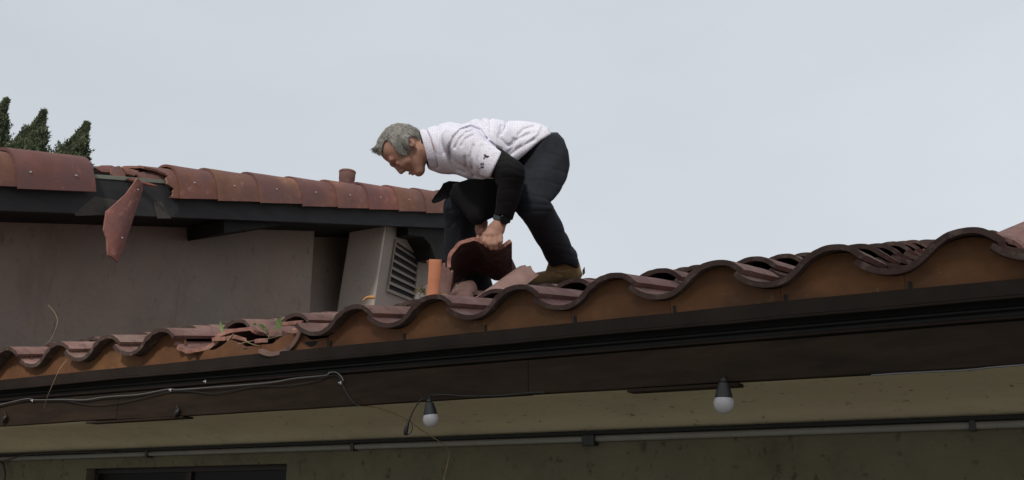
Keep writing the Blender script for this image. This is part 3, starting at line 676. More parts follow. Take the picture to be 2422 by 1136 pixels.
# ================================================================== implicit surfaces for the figure (camera aligned metres)
def c3(px, py, Z): return np.array([(px - 1211) / FPX * Z, (568 - py) / FPX * Z, Z])
def smin(a, b, k):
    h = np.clip(.5 + .5 * (b - a) / k, 0, 1); return b * (1 - h) + a * h - k * h * (1 - h)
def smax(a, b, k): return -smin(-a, -b, k)
def cone(P, a, ra, b, rb, flat=1.0):
    a = np.asarray(a, np.float32); b = np.asarray(b, np.float32); ab = b - a; L2 = max(float(ab @ ab), 1e-9)
    h = np.clip(((P - a) @ ab) / L2, 0, 1)[..., None]; d = P - (a + h * ab)
    if flat != 1.0: d = d * np.array([1, 1, 1 / flat], np.float32)
    return np.linalg.norm(d, axis=-1) - (ra + (rb - ra) * h[..., 0])
def ell(P, c, r, R=None):
    q = P - np.asarray(c, np.float32)
    if R is not None: q = q @ np.asarray(R, np.float32).T      # rows of R are the local axes
    r = np.asarray(r, np.float32); k0 = np.linalg.norm(q / r, axis=-1); k1 = np.linalg.norm(q / (r * r), axis=-1) + 1e-6
    return k0 * (k0 - 1) / k1
def uni(ds, k):
    o = ds[0]
    for d in ds[1:]: o = smin(o, d, k)
    return o
def poly2(px, py, poly):
    poly = np.asarray(poly, np.float32); d = np.full(px.shape, 1e9, np.float32); s = np.ones(px.shape, np.float32); n = len(poly)
    for i in range(n):
        a = poly[i]; b = poly[i - 1]; e = b - a; wx = px - a[0]; wy = py - a[1]
        h = np.clip((wx * e[0] + wy * e[1]) / (e @ e), 0, 1); dx = wx - e[0] * h; dy = wy - e[1] * h; d = np.minimum(d, dx * dx + dy * dy)
        c1 = py >= a[1]; c2 = py < b[1]; c3_ = e[0] * wy > e[1] * wx
        flip = (c1 & c2 & c3_) | (~c1 & ~c2 & ~c3_); s = np.where(flip, -s, s)
    return s * np.sqrt(d)
def pix(P, Zc=None):
    z = P[..., 2]; return 1211 + FPX * P[..., 0] / z, 568 - FPX * P[..., 1] / z
def outline(P, poly):
    x, y = pix(P); return poly2(x, y, poly) * (4.0 / FPX)
def crease(P, lines, zmid, near=True):
    x, y = pix(P); d = np.zeros(x.shape, np.float32)
    for pts, wpx, dep in lines:
        best = np.full(x.shape, 1e9, np.float32)
        for (x0, y0), (x1, y1) in zip(pts[:-1], pts[1:]):
            ex, ey = x1 - x0, y1 - y0; h = np.clip(((x - x0) * ex + (y - y0) * ey) / (ex * ex + ey * ey), 0, 1)
            best = np.minimum(best, (x - x0 - ex * h) ** 2 + (y - y0 - ey * h) ** 2)
        d += dep * np.exp(-best / (wpx * wpx))
    return d
def wav(P, f, amp, seed):
    r = np.random.RandomState(seed); o = np.zeros(P.shape[:-1], np.float32)
    for i in range(7):
        k = r.normal(size=3); k /= np.linalg.norm(k); o += np.sin(P @ (k * f * r.uniform(.6, 1.6)).astype(np.float32) + r.uniform(0, 6.28))
    return o * amp / 3
def surface(fn, lo, hi, h):
    lo = np.array(lo, float); hi = np.array(hi, float); B = 12
    nb = np.ceil((hi - lo) / (h * B)).astype(int); n = nb * B + 1
    val = np.full(tuple(n), 1.0, np.float32)
    cx = [lo[i] + (np.arange(nb[i]) + .5) * B * h for i in range(3)]
    G_ = np.stack(np.meshgrid(*cx, indexing='ij'), -1).astype(np.float32)
    dc = fn(G_.reshape(-1, 3)).reshape(tuple(nb))
    lim = B * h * .87 * 1.5 + .012
    idx = np.argwhere(np.abs(dc) < lim)
    inside = np.argwhere(dc <= -lim)
    for i, j, k in inside: val[i * B:(i + 1) * B + 1, j * B:(j + 1) * B + 1, k * B:(k + 1) * B + 1] = -1
    g = np.arange(B + 1)
    for c in range(0, len(idx), 200):
        ch = idx[c:c + 200]
        ii = ch[:, 0, None] * B + g; jj = ch[:, 1, None] * B + g; kk = ch[:, 2, None] * B + g
        m = len(ch)
        X_ = lo[0] + ii * h; Y_ = lo[1] + jj * h; Z_ = lo[2] + kk * h
        P = np.empty((m, B + 1, B + 1, B + 1, 3), np.float32)
        P[..., 0] = X_[:, :, None, None]; P[..., 1] = Y_[:, None, :, None]; P[..., 2] = Z_[:, None, None, :]
        d = fn(P.reshape(-1, 3)).reshape(m, B + 1, B + 1, B + 1)
        for q in range(m):
            i, j, k = ch[q] * B; val[i:i + B + 1, j:j + B + 1, k:k + B + 1] = d[q]
    s = val < 0
    # cells with a change of sign
    c8 = [s[a:n[0] - 1 + a, b:n[1] - 1 + b, c:n[2] - 1 + c] for a in (0, 1) for b in (0, 1) for c in (0, 1)]
    al = np.logical_and.reduce(c8); an = np.logical_or.reduce(c8); mix = an & ~al
    cid = -np.ones(mix.shape, int); cells = np.argwhere(mix); cid[mix] = np.arange(len(cells))
    acc = np.zeros((len(cells), 3)); cnt = np.zeros(len(cells))
    for ax in range(3):
        for a in (0, 1):
            for b in (0, 1):
                o0 = [0, 0, 0]; oth = [q for q in range(3) if q != ax]; o0[oth[0]] = a; o0[oth[1]] = b; o1 = list(o0); o1[ax] = 1
                v0 = val[cells[:, 0] + o0[0], cells[:, 1] + o0[1], cells[:, 2] + o0[2]]; v1 = val[cells[:, 0] + o1[0], cells[:, 1] + o1[1], cells[:, 2] + o1[2]]
                m = (v0 < 0) != (v1 < 0); t = np.where(m, v0 / np.where(m, v0 - v1, 1), 0)
                p = cells + np.array(o0); p = p.astype(float); p[:, ax] += t
                acc[m] += p[m]; cnt[m] += 1
    V = lo + acc / cnt[:, None] * h
    F = []
    for ax in range(3):
        sl0 = [slice(None)] * 3; sl1 = [slice(None)] * 3; sl0[ax] = slice(0, -1); sl1[ax] = slice(1, None)
        ch = s[tuple(sl0)] != s[tuple(sl1)]; e = np.argwhere(ch); b, c = [(1, 2), (2, 0), (0, 1)][ax]
        e = e[(e[:, b] > 0) & (e[:, c] > 0) & (e[:, b] < n[b] - 1) & (e[:, c] < n[c] - 1)]
        q = []
        for db, dc_ in ((0, 0), (-1, 0), (-1, -1), (0, -1)):
            f = e.copy(); f[:, b] += db; f[:, c] += dc_; q.append(cid[f[:, 0], f[:, 1], f[:, 2]])
        q = np.stack(q, 1); fl2 = s[e[:, 0], e[:, 1], e[:, 2]]
        q[~fl2] = q[~fl2][:, ::-1]; F.append(q)
    F = np.concatenate(F); F = F[(F >= 0).all(1)]
    return V, F
CM = np.stack([RX, UP, FW], 0)       # camera metres to world
def sdf_obj(name, fn, lo, hi, h, m, parent=None, origin=None):
    V, F = surface(fn, lo, hi, h)
    Wd = CW + V @ CM
    F = F[:, ::-1]                     # the picture frame is left-handed
    org = Wd.mean(0) if origin is None else np.asarray(origin)
    me = bpy.data.meshes.new(name); me.from_pydata([tuple(v) for v in (Wd - org)], [], [tuple(map(int, f)) for f in F]); me.update()
    o = link(name, me, m, parent, Matrix.Translation(Vector([float(c) for c in org])), smooth=True)
    bm = bmesh.new(); bm.from_mesh(me); bmesh.ops.recalc_face_normals(bm, faces=bm.faces[:]); bm.to_mesh(me); bm.free()
    return o

# ------------------------------------------------------------------ the man
M_SKIN = mat('skin', (.34, .185, .135), .6, .16, 30, .3, 140, spots=[((.30, .12, .085), 14, .5, .7, .45), ((.20, .11, .08), 40, .58, .72, .35)], spec=.3)
M_HAIR = mat('grey_hair', (.23, .22, .20), .7, .35, 60, .6, 150, stretch=(1, 1, 1), spots=[((.10, .09, .075), 18, .5, .66, .6)])
M_JEAN = mat('dark_denim', (.015, .018, .024), .9, .3, 14, .5, 300, spots=[((.030, .035, .042), 6, .5, .75, .6)], bdist=.002)
M_SLEEVE = mat('black_knit', (.006, .006, .0065), .85, .2, 20, .3, 200)
M_BOOT = mat('tan_nubuck', (.20, .135, .065), .85, .2, 14, .3, 120, spots=[((.06, .04, .02), 18, .55, .7, .6)])
M_SOLE = mat('boot_sole', (.05, .04, .03), .8, .2, 20, .2, 60)
M_SHIRT = bpy.data.materials.new('dotted_shirt'); M_SHIRT.use_nodes = True
def build_shirt_mat():
    N, L = M_SHIRT.node_tree.nodes, M_SHIRT.node_tree.links; b = N['Principled BSDF']; b.inputs['Roughness'].default_value = .85; b.inputs['Specular IOR Level'].default_value = .2
    tc = N.new('ShaderNodeTexCoord'); v = N.new('ShaderNodeTexVoronoi'); v.inputs['Scale'].default_value = 95; v.inputs['Randomness'].default_value = .35
    L.new(tc.outputs['Object'], v.inputs['Vector'])
    r = N.new('ShaderNodeMapRange'); r.inputs[1].default_value = .22; r.inputs[2].default_value = .36; r.inputs[3].default_value = .32; r.inputs[4].default_value = 0; L.new(v.outputs['Distance'], r.inputs[0])
    n = N.new('ShaderNodeTexNoise'); n.inputs['Scale'].default_value = 9; n.inputs['Detail'].default_value = 4; L.new(tc.outputs['Object'], n.inputs['Vector'])
    cr = N.new('ShaderNodeValToRGB'); cr.color_ramp.elements[0].position = .35; cr.color_ramp.elements[0].color = (.66, .65, .73, 1); cr.color_ramp.elements[1].position = .7; cr.color_ramp.elements[1].color = (.74, .73, .80, 1); L.new(n.outputs['Fac'], cr.inputs[0])
    mx = N.new('ShaderNodeMixRGB'); L.new(r.outputs[0], mx.inputs[0]); L.new(cr.outputs[0], mx.inputs[1]); mx.inputs[2].default_value = (.16, .16, .24, 1); L.new(mx.outputs[0], b.inputs['Base Color'])
    n2 = N.new('ShaderNodeTexNoise'); n2.inputs['Scale'].default_value = 22; n2.inputs['Detail'].default_value = 5; n2.inputs['Distortion'].default_value = .6; L.new(tc.outputs['Object'], n2.inputs['Vector'])
    bp = N.new('ShaderNodeBump'); bp.inputs['Strength'].default_value = .28; bp.inputs['Distance'].default_value = .012; L.new(n2.outputs['Fac'], bp.inputs['Height']); L.new(bp.outputs[0], b.inputs['Normal'])
build_shirt_mat()

# head frame
HZ = 3.94
HC = c3(940, 348, HZ); hf = np.array([-.53, -.848, 0.]); hu = np.array([-.848, .53, 0.]); hs = np.array([0, 0, -1.])   # hs towards the viewer
turn = .06
hf = hf * math.cos(turn) + hs * math.sin(turn); hs = np.cross(hf, hu); hs = hs if hs[2] < 0 else -hs
RH = np.stack([hf, hu, hs])
def H(f, u, s): return HC + hf * f + hu * u + hs * s
def head_core(P):
    q = (P - HC.astype(np.float32)) @ RH.T.astype(np.float32) / 1.02
    def E(c, r): 
        r = np.asarray(r, np.float32); d = (q - np.asarray(c, np.float32)); k0 = np.linalg.norm(d / r, axis=-1); k1 = np.linalg.norm(d / (r * r), axis=-1) + 1e-6; return k0 * (k0 - 1) / k1
    def K(a, ra, b, rb): return cone(q, a, ra, b, rb)
    d = uni([E((-.014, -.002, 0), (.082, .075, .073)), E((.022, .010, 0), (.047, .055, .058)), E((-.045, -.02, 0), (.055, .055, .062))], .02)
    d = smin(d, E((.014, -.055, 0), (.056, .075, .056)), .02)
    d = smin(d, K((.0, -.085, 0), .048, (.030, -.125, 0), .024), .02)
    for s in (-1, 1):
        d = smin(d, K((-.028, -.085, s * .046), .016, (.036, -.130, s * .016), .015), .018)
        d = smin(d, K((.030, -.068, s * .042), .016, (.048, -.064, s * .030), .015), .015)
        d = smin(d, K((.072, -.022, s * .010), .0095, (.059, -.014, s * .042), .0085), .014)
        d = smax(d, -E((.084, -.043, s * .030), (.019, .0130, .017)), .010)
        d = smin(d, E((.0555, -.043, s * .031), (.0120, .0100, .0130)), .003)
        d = smin(d, E((.069, -.074, s * .0115), (.009, .007, .0065)), .004)
        # ear
        e = E((-.036, -.042, s * .077), (.0185, .031, .012)); e = smax(e, -E((-.031, -.040, s * .090), (.0100, .020, .0095)), .003); e = smin(e, E((-.026, -.045, s * .074), (.004, .010, .006)), .004)
        d = smin(d, e, .006)
    d = smin(d, E((.043, -.131, 0), (.0155, .013, .018)), .012)
    d = smin(d, K((.070, -.030, 0), .0080, (.0790, -.068, 0), .0108), .006)
    d = smin(d, E((.0645, -.102, 0), (.0085, .0055, .020)), .004); d = smin(d, E((.0605, -.1135, 0), (.0085, .0055, .018)), .004)
    d = smax(d, -E((.073, -.1078, 0), (.010, .0018, .022)), .003)
    return d
NB = H(-.055, -.105, 0)       # base of skull
sh_c = c3(1040, 345, 4.0)
# joints
NS, FS = c3(1098, 338, 3.86), c3(1112, 352, 4.24)          # near and far shoulder
NE, NW_ = c3(1214, 403, 3.74), c3(1186, 520, 3.80)         # near elbow, wrist
FE, FWr = c3(1160, 470, 4.20), c3(1140, 528, 4.02)
PEL = c3(1286, 362, 4.12)
NH, NK, NA = c3(1296, 376, 4.03), c3(1262, 484, 3.88), c3(1334, 622, 4.26)
FH, FK, FA = c3(1262, 384, 4.24), c3(1088, 482, 4.10), c3(1090, 684, 4.26)
def arm_near(P, g=0): return smin(cone(P, NS, .060 + g, NE, .047 + g), cone(P, NE, .046 + g, NW_, .029 + g), .01)
def arm_far(P, g=0): return smin(cone(P, FS, .058 + g, FE, .045 + g), cone(P, FE, .044 + g, FWr, .029 + g), .01)
def legs(P, g=0):
    n = smin(cone(P, NH, .098 + g, NK, .066 + g), cone(P, NK, .064 + g, NA, .045 + g), .02)
    f = smin(cone(P, FH, .095 + g, FK, .066 + g), cone(P, FK, .064 + g, FA, .045 + g), .02)
    return smin(n, f, .02)
def torso(P, g=0, nk=False):
    a = cone(P, c3(1062, 352, 4.00), .085 + g, c3(1150, 356, 3.95), .105 + g); b = cone(P, c3(1068, 352, 4.12), .085 + g, c3(1150, 356, 4.18), .105 + g)
    c = cone(P, c3(1150, 356, 3.98), .11 + g, c3(1270, 352, 4.03), .095 + g); d = cone(P, c3(1150, 356, 4.16), .11 + g, c3(1265, 352, 4.2), .095 + g)
    return uni([a, b, c, d] + ([cone(P, c3(1025, 352, 4.0), .070 + g, c3(1062, 352, 4.05), .088 + g)] if nk else []), .04)
def hand_near(P):
    p = ell(P, c3(1171, 545, 3.79), (.036, .030, .024)); p = smin(p, cone(P, NW_, .028, c3(1176, 540, 3.79), .028), .015)
    p = smin(p, ell(P, c3(1164, 555, 3.775), (.040, .018, .022)), .012)
    fs = [((1147, 560, 3.775), (1146, 571, 3.755), (1151, 581, 3.760), .0105), ((1159, 564, 3.765), (1158, 577, 3.745), (1162, 587, 3.752), .0115),
          ((1172, 564, 3.762), (1171, 577, 3.742), (1173, 587, 3.750), .0112), ((1184, 560, 3.768), (1184, 571, 3.748), (1183, 580, 3.756), .0098)]
    for a, b, c, r in fs:
        fgr = smin(cone(P, c3(*a), r * 1.1, c3(*b), r), cone(P, c3(*b), r, c3(*c), r * .85), .003)
        p = smin(p, fgr, .004)
    th = smin(cone(P, c3(1158, 548, 3.78), .015, c3(1143, 563, 3.80), .012), cone(P, c3(1143, 563, 3.80), .0115, c3(1136, 574, 3.80), .009), .004)
    return smin(p, th, .006)
def hand_far(P):
    p = ell(P, c3(1138, 546, 4.02), (.022, .040, .026)); p = smin(p, cone(P, FWr, .026, c3(1138, 540, 4.02), .026), .012)
    for i in range(4):
        x = 1134 + i * 4; z = 4.0 + .018 * i
        p = smin(p, smin(cone(P, c3(x, 552, z), .0105, c3(x - 4, 566, z - .015), .010), cone(P, c3(x - 4, 566, z - .015), .0098, c3(x, 577, z - .02), .008), .003), .004)
    return smin(p, cone(P, c3(1144, 544, 3.99), .012, c3(1146, 562, 3.985), .009), .006)
def feet(P, g=0):
    n = smin(cone(P, NA, .044 + g, c3(1352, 642, 4.30), .043 + g), cone(P, c3(1350, 644, 4.30), .042 + g, c3(1252, 659, 4.20), .032 + g), .03)
    f = smin(cone(P, FA, .044 + g, c3(1104, 706, 4.32), .043 + g), cone(P, c3(1104, 706, 4.32), .042 + g, c3(1010, 722, 4.2), .032 + g), .03)
    return np.minimum(n, f)
def body(P):
    d = head_core(P)
    d = smin(d, cone(P, NB, .054, c3(1050, 345, 4.05), .060), .02)
    d = smin(d, smax(torso(P, -.034), outline(P, SH_POLY_IN), .01), .03)
    d = smin(d, cone(P, c3(1080, 345, 4.0), .05, NS, .035), .02); d = smin(d, cone(P, c3(1080, 350, 4.1), .05, FS, .04), .02)
    d = smin(d, arm_near(P, -.020), .02); d = smin(d, arm_far(P, -.014), .02)
    d = smin(d, ell(P, PEL, (.08, .08, .13)), .03); d = smin(d, legs(P, -.026), .02); d = smin(d, feet(P, -.012), .02)
    d = smin(d, hand_near(P), .006); d = smin(d, hand_far(P), .006)
    return d
SH_POLY = [(993, 307), (1010, 298), (1040, 285), (1070, 275), (1100, 270), (1150, 268), (1190, 273), (1240, 281), (1270, 290), (1296, 301), (1304, 318), (1280, 333), (1250, 357), (1218, 386), (1200, 410), (1180, 433), (1150, 434), (1110, 437), (1085, 434), (1050, 424), (1030, 412), (1012, 403), (1008, 380), (1000, 340)]
SH_POLY_IN = [(1020, 310), (1070, 285), (1100, 280), (1190, 286), (1255, 305), (1262, 320), (1230, 352), (1180, 412), (1110, 425), (1050, 412), (1025, 395), (1015, 350)]
root_p = un(1210, 690, 4.25)
man = sdf_obj('person', body, (-.65, -.36, 3.6), (.36, .54, 4.46), .0042, M_SKIN, origin=root_p)
tag(man, 'man in white dotted shirt and dark jeans bending to lift a roof tile', 'person')

# shirt
shirt_lines = [([(1003, 298), (1018, 330), (1029, 362), (1035, 396)], 2.6, .011), ([(1066, 378), (1063, 349), (1073, 325), (1090, 307), (1112, 300), (1134, 308), (1150, 328)], 3.5, .016), ([(1076, 350), (1086, 330), (1102, 314), (1120, 309)], 3, .009),
               ([(1092, 345), (1100, 330), (1118, 320)], 3, .007), ([(1130, 272), (1138, 286), (1150, 300)], 3.2, .010), ([(1150, 270), (1160, 285), (1160, 312)], 3.2, .008),
               ([(1198, 280), (1197, 300), (1186, 318)], 3, .010), ([(1150, 330), (1170, 345), (1186, 355)], 3.5, .010), ([(1205, 345), (1228, 328), (1250, 318)], 4, .010), ([(1200, 372), (1225, 352), (1262, 330)], 4, .010),
               ([(1226, 320), (1240, 306), (1262, 300)], 3.5, .008), ([(1215, 330), (1214, 350), (1196, 366)], 4, .009), ([(1036, 300), (1038, 330), (1050, 362)], 4, .008), ([(1068, 385), (1080, 400), (1098, 408)], 4, .010),
               ([(1120, 345), (1112, 372), (1118, 400)], 3.5, .008), ([(1140, 345), (1130, 380), (1134, 408)], 3.5, .007), ([(1100, 372), (1104, 395), (1120, 412)], 3.5, .008), ([(1050, 300), (1080, 300), (1110, 290)], 4, .006),
               ([(1278, 298), (1270, 316), (1236, 345)], 3, -.006), ([(1120, 415), (1150, 422), (1176, 420)], 3, .007), ([(1186, 300), (1180, 325), (1200, 345)], 3.5, .008)]
def shirt(P):
    t = smax(torso(P, .020, True), outline(P, SH_POLY), .016)
    s = smin(cone(P, c3(1085, 335, 3.90), .075, c3(1110, 345, 3.85), .078), cone(P, c3(1110, 345, 3.85), .080, c3(1190, 395, 3.76), .072), .02)
    s = smax(s, outline(P, [(1040, 290), (1100, 290), (1150, 318), (1188, 357), (1174, 388), (1158, 421), (1130, 432), (1075, 420), (1050, 370)]), .010)
    sf2 = smin(cone(P, c3(1090, 345, 4.15), .075, c3(1112, 352, 4.24), .078), cone(P, c3(1112, 352, 4.24), .080, c3(1140, 412, 4.22), .068), .02)
    d = smin(t, smax(sf2, outline(P, SH_POLY), .01), .03)
    d = smin(d, s, .012)
    return d + np.minimum(crease(P, shirt_lines, 4.0) * .95, .012) + wav(P * np.array([1, 1, .6], np.float32), 44, .0019, 3)
so_ = sdf_obj('shirt', shirt, (-.45, .20, 3.58), (.24, .60, 4.45), .0042, M_SHIRT, man)
def collar(P):
    ax0, ax1 = c3(1004, 345, 3.93), c3(1030, 345, 3.98)
    d = cone(P, c3(990, 352, 3.97), .094, c3(1045, 352, 4.02), .112)
    d = smax(d, -(cone(P, c3(985, 352, 3.97), .080, c3(1045, 352, 4.02), .098)), .004)
    return smax(d, outline(P, [(992, 309), (1001, 305), (1010, 309), (1018, 330), (1025, 352), (1031, 375), (1034, 393), (1024, 398), (1015, 394), (1010, 375), (1003, 345)]), .004)
sdf_obj('collar', collar, (-.47, .24, 3.80), (-.25, .54, 4.20), .0035, M_SHIRT, so_)
def inner_collar(P):
    d = cone(P, c3(985, 352, 3.96), .076, c3(1035, 352, 4.0), .086)
    return smax(d, outline(P, [(994, 312), (1003, 312), (1013, 350), (1020, 378), (1024, 396), (1036, 404), (1030, 412), (1014, 406), (1011, 395), (1003, 370), (997, 345)]), .003)
sdf_obj('undershirt_collar', inner_collar, (-.47, .22, 3.80), (-.24, .52, 4.20), .0035, M_SLEEVE, man)
# black sleeves and dark front panel between the arms
sl_lines = [([(1180, 372), (1200, 368), (1220, 378)], 2.5, .004), ([(1172, 385), (1200, 380), (1236, 396)], 2.5, .004), ([(1175, 400), (1205, 396), (1238, 410)], 2.5, .004), ([(1190, 420), (1215, 418), (1238, 424)], 2.5, .004), ([(1184, 450), (1205, 446), (1228, 452)], 2.5, .003), ([(1180, 480), (1200, 476), (1218, 482)], 2.5, .003)]
def sleeve(P):
    a = smin(cone(P, c3(1140, 362, 3.82), .062, NE, .070), cone(P, NE, .072, c3(1192, 508, 3.80), .044), .012)
    a = smax(a, outline(P, [(1100, 330), (1186, 352), (1222, 378), (1240, 396), (1242, 420), (1232, 460), (1218, 500), (1212, 521), (1205, 519), (1192, 510), (1168, 512), (1172, 480), (1178, 440), (1160, 424), (1120, 400)]), .008)
    return a + crease(P, sl_lines, 3.8) * .45 + wav(P, 42, .0020, 8)
sdf_obj('sleeve', sleeve, (-.24, .06, 3.6), (.10, .44, 3.98), .0042, M_SLEEVE, man)
def sleeve2(P):
    a = smin(cone(P, c3(1090, 420, 4.06), .075, c3(1150, 440, 4.02), .085), cone(P, c3(1145, 440, 4.00), .085, c3(1140, 512, 4.0), .055), .03)
    a = smin(a, cone(P, c3(1085, 440, 4.0), .06, c3(1130, 500, 3.98), .06), .03)
    return smax(a, outline(P, [(1062, 462), (1072, 436), (1110, 425), (1200, 420), (1200, 508), (1168, 514), (1146, 524), (1138, 530), (1124, 532), (1108, 520), (1090, 496)]), .012) + wav(P, 60, .002, 9)
sdf_obj('sleeve', sleeve2, (-.34, .02, 3.84), (.05, .42, 4.20), .005, M_SLEEVE, man)
# jeans
J_POLY = [(1214, 388), (1250, 357), (1280, 333), (1301, 316), (1318, 315), (1333, 330), (1343, 356), (1347, 390), (1341, 425), (1324, 457), (1304, 479), (1312, 492), (1330, 522), (1350, 560), (1364, 586), (1371, 622), (1373, 640), (1362, 634), (1332, 624), (1310, 632), (1294, 645), (1290, 622), (1279, 592), (1262, 562), (1246, 534), (1228, 513), (1214, 500), (1196, 505), (1166, 514), (1146, 524), (1142, 540), (1140, 560), (1150, 600), (1172, 640), (1176, 706), (1046, 700), (1046, 640), (1047, 580), (1050, 545), (1046, 510), (1050, 478), (1062, 455), (1076, 436), (1110, 430), (1170, 425)]
jl = [([(1180, 470), (1230, 455), (1290, 470), (1310, 480)], 3, .007), ([(1210, 490), (1250, 482), (1300, 486)], 3, .008), ([(1220, 505), (1260, 500), (1305, 500)], 3, .006), ([(1250, 400), (1290, 395), (1340, 410)], 3.5, .005), ([(1245, 375), (1290, 360), (1335, 375)], 3.5, .004),
      ([(1235, 430), (1280, 425), (1332, 440)], 3.5, .005), ([(1285, 585), (1320, 580), (1364, 590)], 3, .006), ([(1292, 605), (1330, 600), (1368, 610)], 3, .006), ([(1275, 545), (1310, 552), (1340, 548)], 3, .005), ([(1225, 382), (1260, 350), (1300, 325)], 2.5, .004),
      ([(1062, 540), (1080, 520), (1110, 512)], 4, .006), ([(1070, 600), (1080, 560), (1086, 520)], 3.5, .005), ([(1062, 500), (1090, 490), (1120, 496)], 4, .006)]
def jeans(P):
    d = smin(legs(P, .016), ell(P, PEL, (.115, .125, .185)), .03)
    d = smin(d, cone(P, c3(1270, 400, 4.05), .10, c3(1180, 455, 4.12), .09), .03)
    d = smin(d, cone(P, NA, .066, c3(1332, 612, 4.25), .07), .02); d = smin(d, cone(P, c3(1110, 600, 4.2), .08, c3(1125, 690, 4.27), .085), .03)
    d = smax(d, outline(P, J_POLY), .014)
    return d + crease(P, jl, 4.0) * .35 + wav(P * np.array([.7, 1, 1], np.float32), 34, .0030, 12) + wav(P, 80, .0007, 13)
sdf_obj('jeans', jeans, (-.40, -.36, 3.62), (.34, .52, 4.5), .0045, M_JEAN, man)
# boots
def boot_near(P):
    d = smin(cone(P, NA, .050, c3(1350, 638, 4.29), .050), cone(P, c3(1350, 642, 4.30), .050, c3(1258, 658, 4.20), .036), .035)
    d = smin(d, cone(P, c3(1310, 636, 4.25), .042, c3(1334, 618, 4.26), .052), .03)
    return smax(d, outline(P, [(1300, 612), (1368, 612), (1374, 640), (1381, 655), (1382, 672), (1236, 676), (1234, 662), (1240, 652), (1262, 650), (1290, 644)]), .008) + wav(P, 90, .0012, 15) + crease(P, [([(1300, 640), (1318, 648), (1330, 650)], 2.5, .004), ([(1310, 632), (1330, 640), (1350, 636)], 2.5, .004)], 4)
bt = sdf_obj('boot', boot_near, (.0, -.24, 4.0), (.36, -.04, 4.5), .004, M_BOOT, man)
b = MB(); P_ = [c3(x, y, z) for x, y, z in ((1240, 668, 4.13), (1258, 670, 4.12), (1380, 668, 4.24), (1382, 668, 4.34), (1300, 668, 4.36), (1240, 666, 4.27))]
P_ = [CW + p @ CM for p in P_]; b.prism(P_, -ZV * .022); b.build('sole', M_SOLE, bt, bevel=.004)
b = MB()
for q in (((1378, 640), (1383, 632), (1384, 646), (1379, 652)),):
    b.prism([un(x, y, 4.28) for x, y in q], FW * .02)
b.build('pull_tab', M_SOLE, bt)
def boot_far(P):
    return smin(cone(P, FA, .050, c3(1104, 704, 4.32), .050), cone(P, c3(1104, 706, 4.32), .050, c3(1010, 722, 4.2), .036), .035)
sdf_obj('boot', boot_far, (-.5, -.40, 4.0), (-.05, -.10, 4.5), .006, M_BOOT, man)
# hair
HAIR_POLY = [(876, 348), (883, 357), (893, 362), (903, 366), (904, 350), (909, 335), (918, 332), (926, 340), (934, 354), (944, 366), (958, 369), (966, 362), (969, 348), (966, 328), (974, 322), (986, 326), (993, 344), (998, 330), (994, 309), (966, 294), (936, 289), (912, 293), (892, 315), (880, 336)]
def hair(P):
    h = head_core(P)
    d = smax(h - .0085 - wav(P, 260, .0014, 21) - wav(P, 60, .0012, 22), outline(P, HAIR_POLY) * .92, .006)
    q = cone(P, H(.048, .062, 0), .016, H(.066, .076, 0), .010, 3.0)
    d = smin(d, smax(q, outline(P, HAIR_POLY), .003) + wav(P, 240, .002, 23), .012)
    return smax(d, -(h + .006), .003)
ha = sdf_obj('hair', hair, (-.68, .28, 3.80), (-.34, .57, 4.09), .0035, M_HAIR, man)
# hair strands
hv = np.array([v.co for v in ha.data.vertices]); hn = np.array([v.normal for v in ha.data.vertices]); org = np.array(ha.matrix_basis.translation) + np.array(man.matrix_basis.translation) * 0
oW = np.array(world_of(ha).translation)
rs = np.random.RandomState(4); b = MB(); V = []; F = []
flow = (hf * .9 + hu * .1) @ CM
for i in rs.choice(len(hv), 5200):
    p = hv[i] + oW; n_ = hn[i]; pc = CM @ (p - CW); q = RH @ (pc - HC)
    fl_dir = (hf * (1 if q[1] > .02 else .25) - hu * (1.0 if q[1] < .02 else .1)) @ CM
    Ln = rs.uniform(.007, .014); d = n_ * rs.uniform(.18, .45) + fl_dir * .8 + rs.normal(size=3) * .22; d /= np.linalg.norm(d)
    sd_ = np.cross(d, n_); sd_ /= np.linalg.norm(sd_) + 1e-6; w = .0008
    k = len(V); V += [p - sd_ * w, p + sd_ * w, p + d * Ln, p + n_ * w]; F += [(k, k + 1, k + 2), (k + 1, k + 3, k + 2), (k + 3, k, k + 2)]
b.add(V, F); b.build('hair_strands', M_HAIR, ha)
# brow, stubble tone is part of the skin
b = MB()
for s in (1, -1):
    b.tube([CW + H(.079, -.024, s * .012) @ CM, CW + H(.076, -.017, s * .026) @ CM, CW + H(.066, -.018, s * .044) @ CM], [.0025, .0035, .002], 6)
b.build('eyebrow', M_HAIR, man, smooth=True)
# watch
wt = NW_ - np.array([0, 0, 0]); wa = CW + c3(1190, 506, 3.80) @ CM; wb = CW + c3(1184, 530, 3.80) @ CM
X, Y, Z, L = frame_from(wb, wa, -FW)
b = MB(); pr_ = [(.0345, -.010), (.0365, -.008), (.0365, .008), (.0345, .010), (.030, .010), (.030, -.010)]
b.add(*lathe(pr_[:4], 28)); wc = (wa + wb) / 2
wo_ = b.build('watch', mat('watch_band', (.035, .05, .055), .6, .1, 20, 0), man, smooth=False, M=mm(X, -Z, Y, wc)); wo_['label'] = 'dark wristwatch on his near wrist'
X2 = RX * .35 - FW * .9 - UP * .05; X2 /= np.linalg.norm(X2)
V_, F_ = lathe([(.001, 0), (.021, 0), (.0215, .003), (.0215, .010), (.019, .012), (.001, .012)], 24)
fx, fy, fz, _ = frame_from((0, 0, 0), X2, ZV)
b = MB(); b.add(V_, F_); b.build('watch_face', M_GLASS, wo_, M=mm(fx, -fz, fy, wc + X2 * .030))
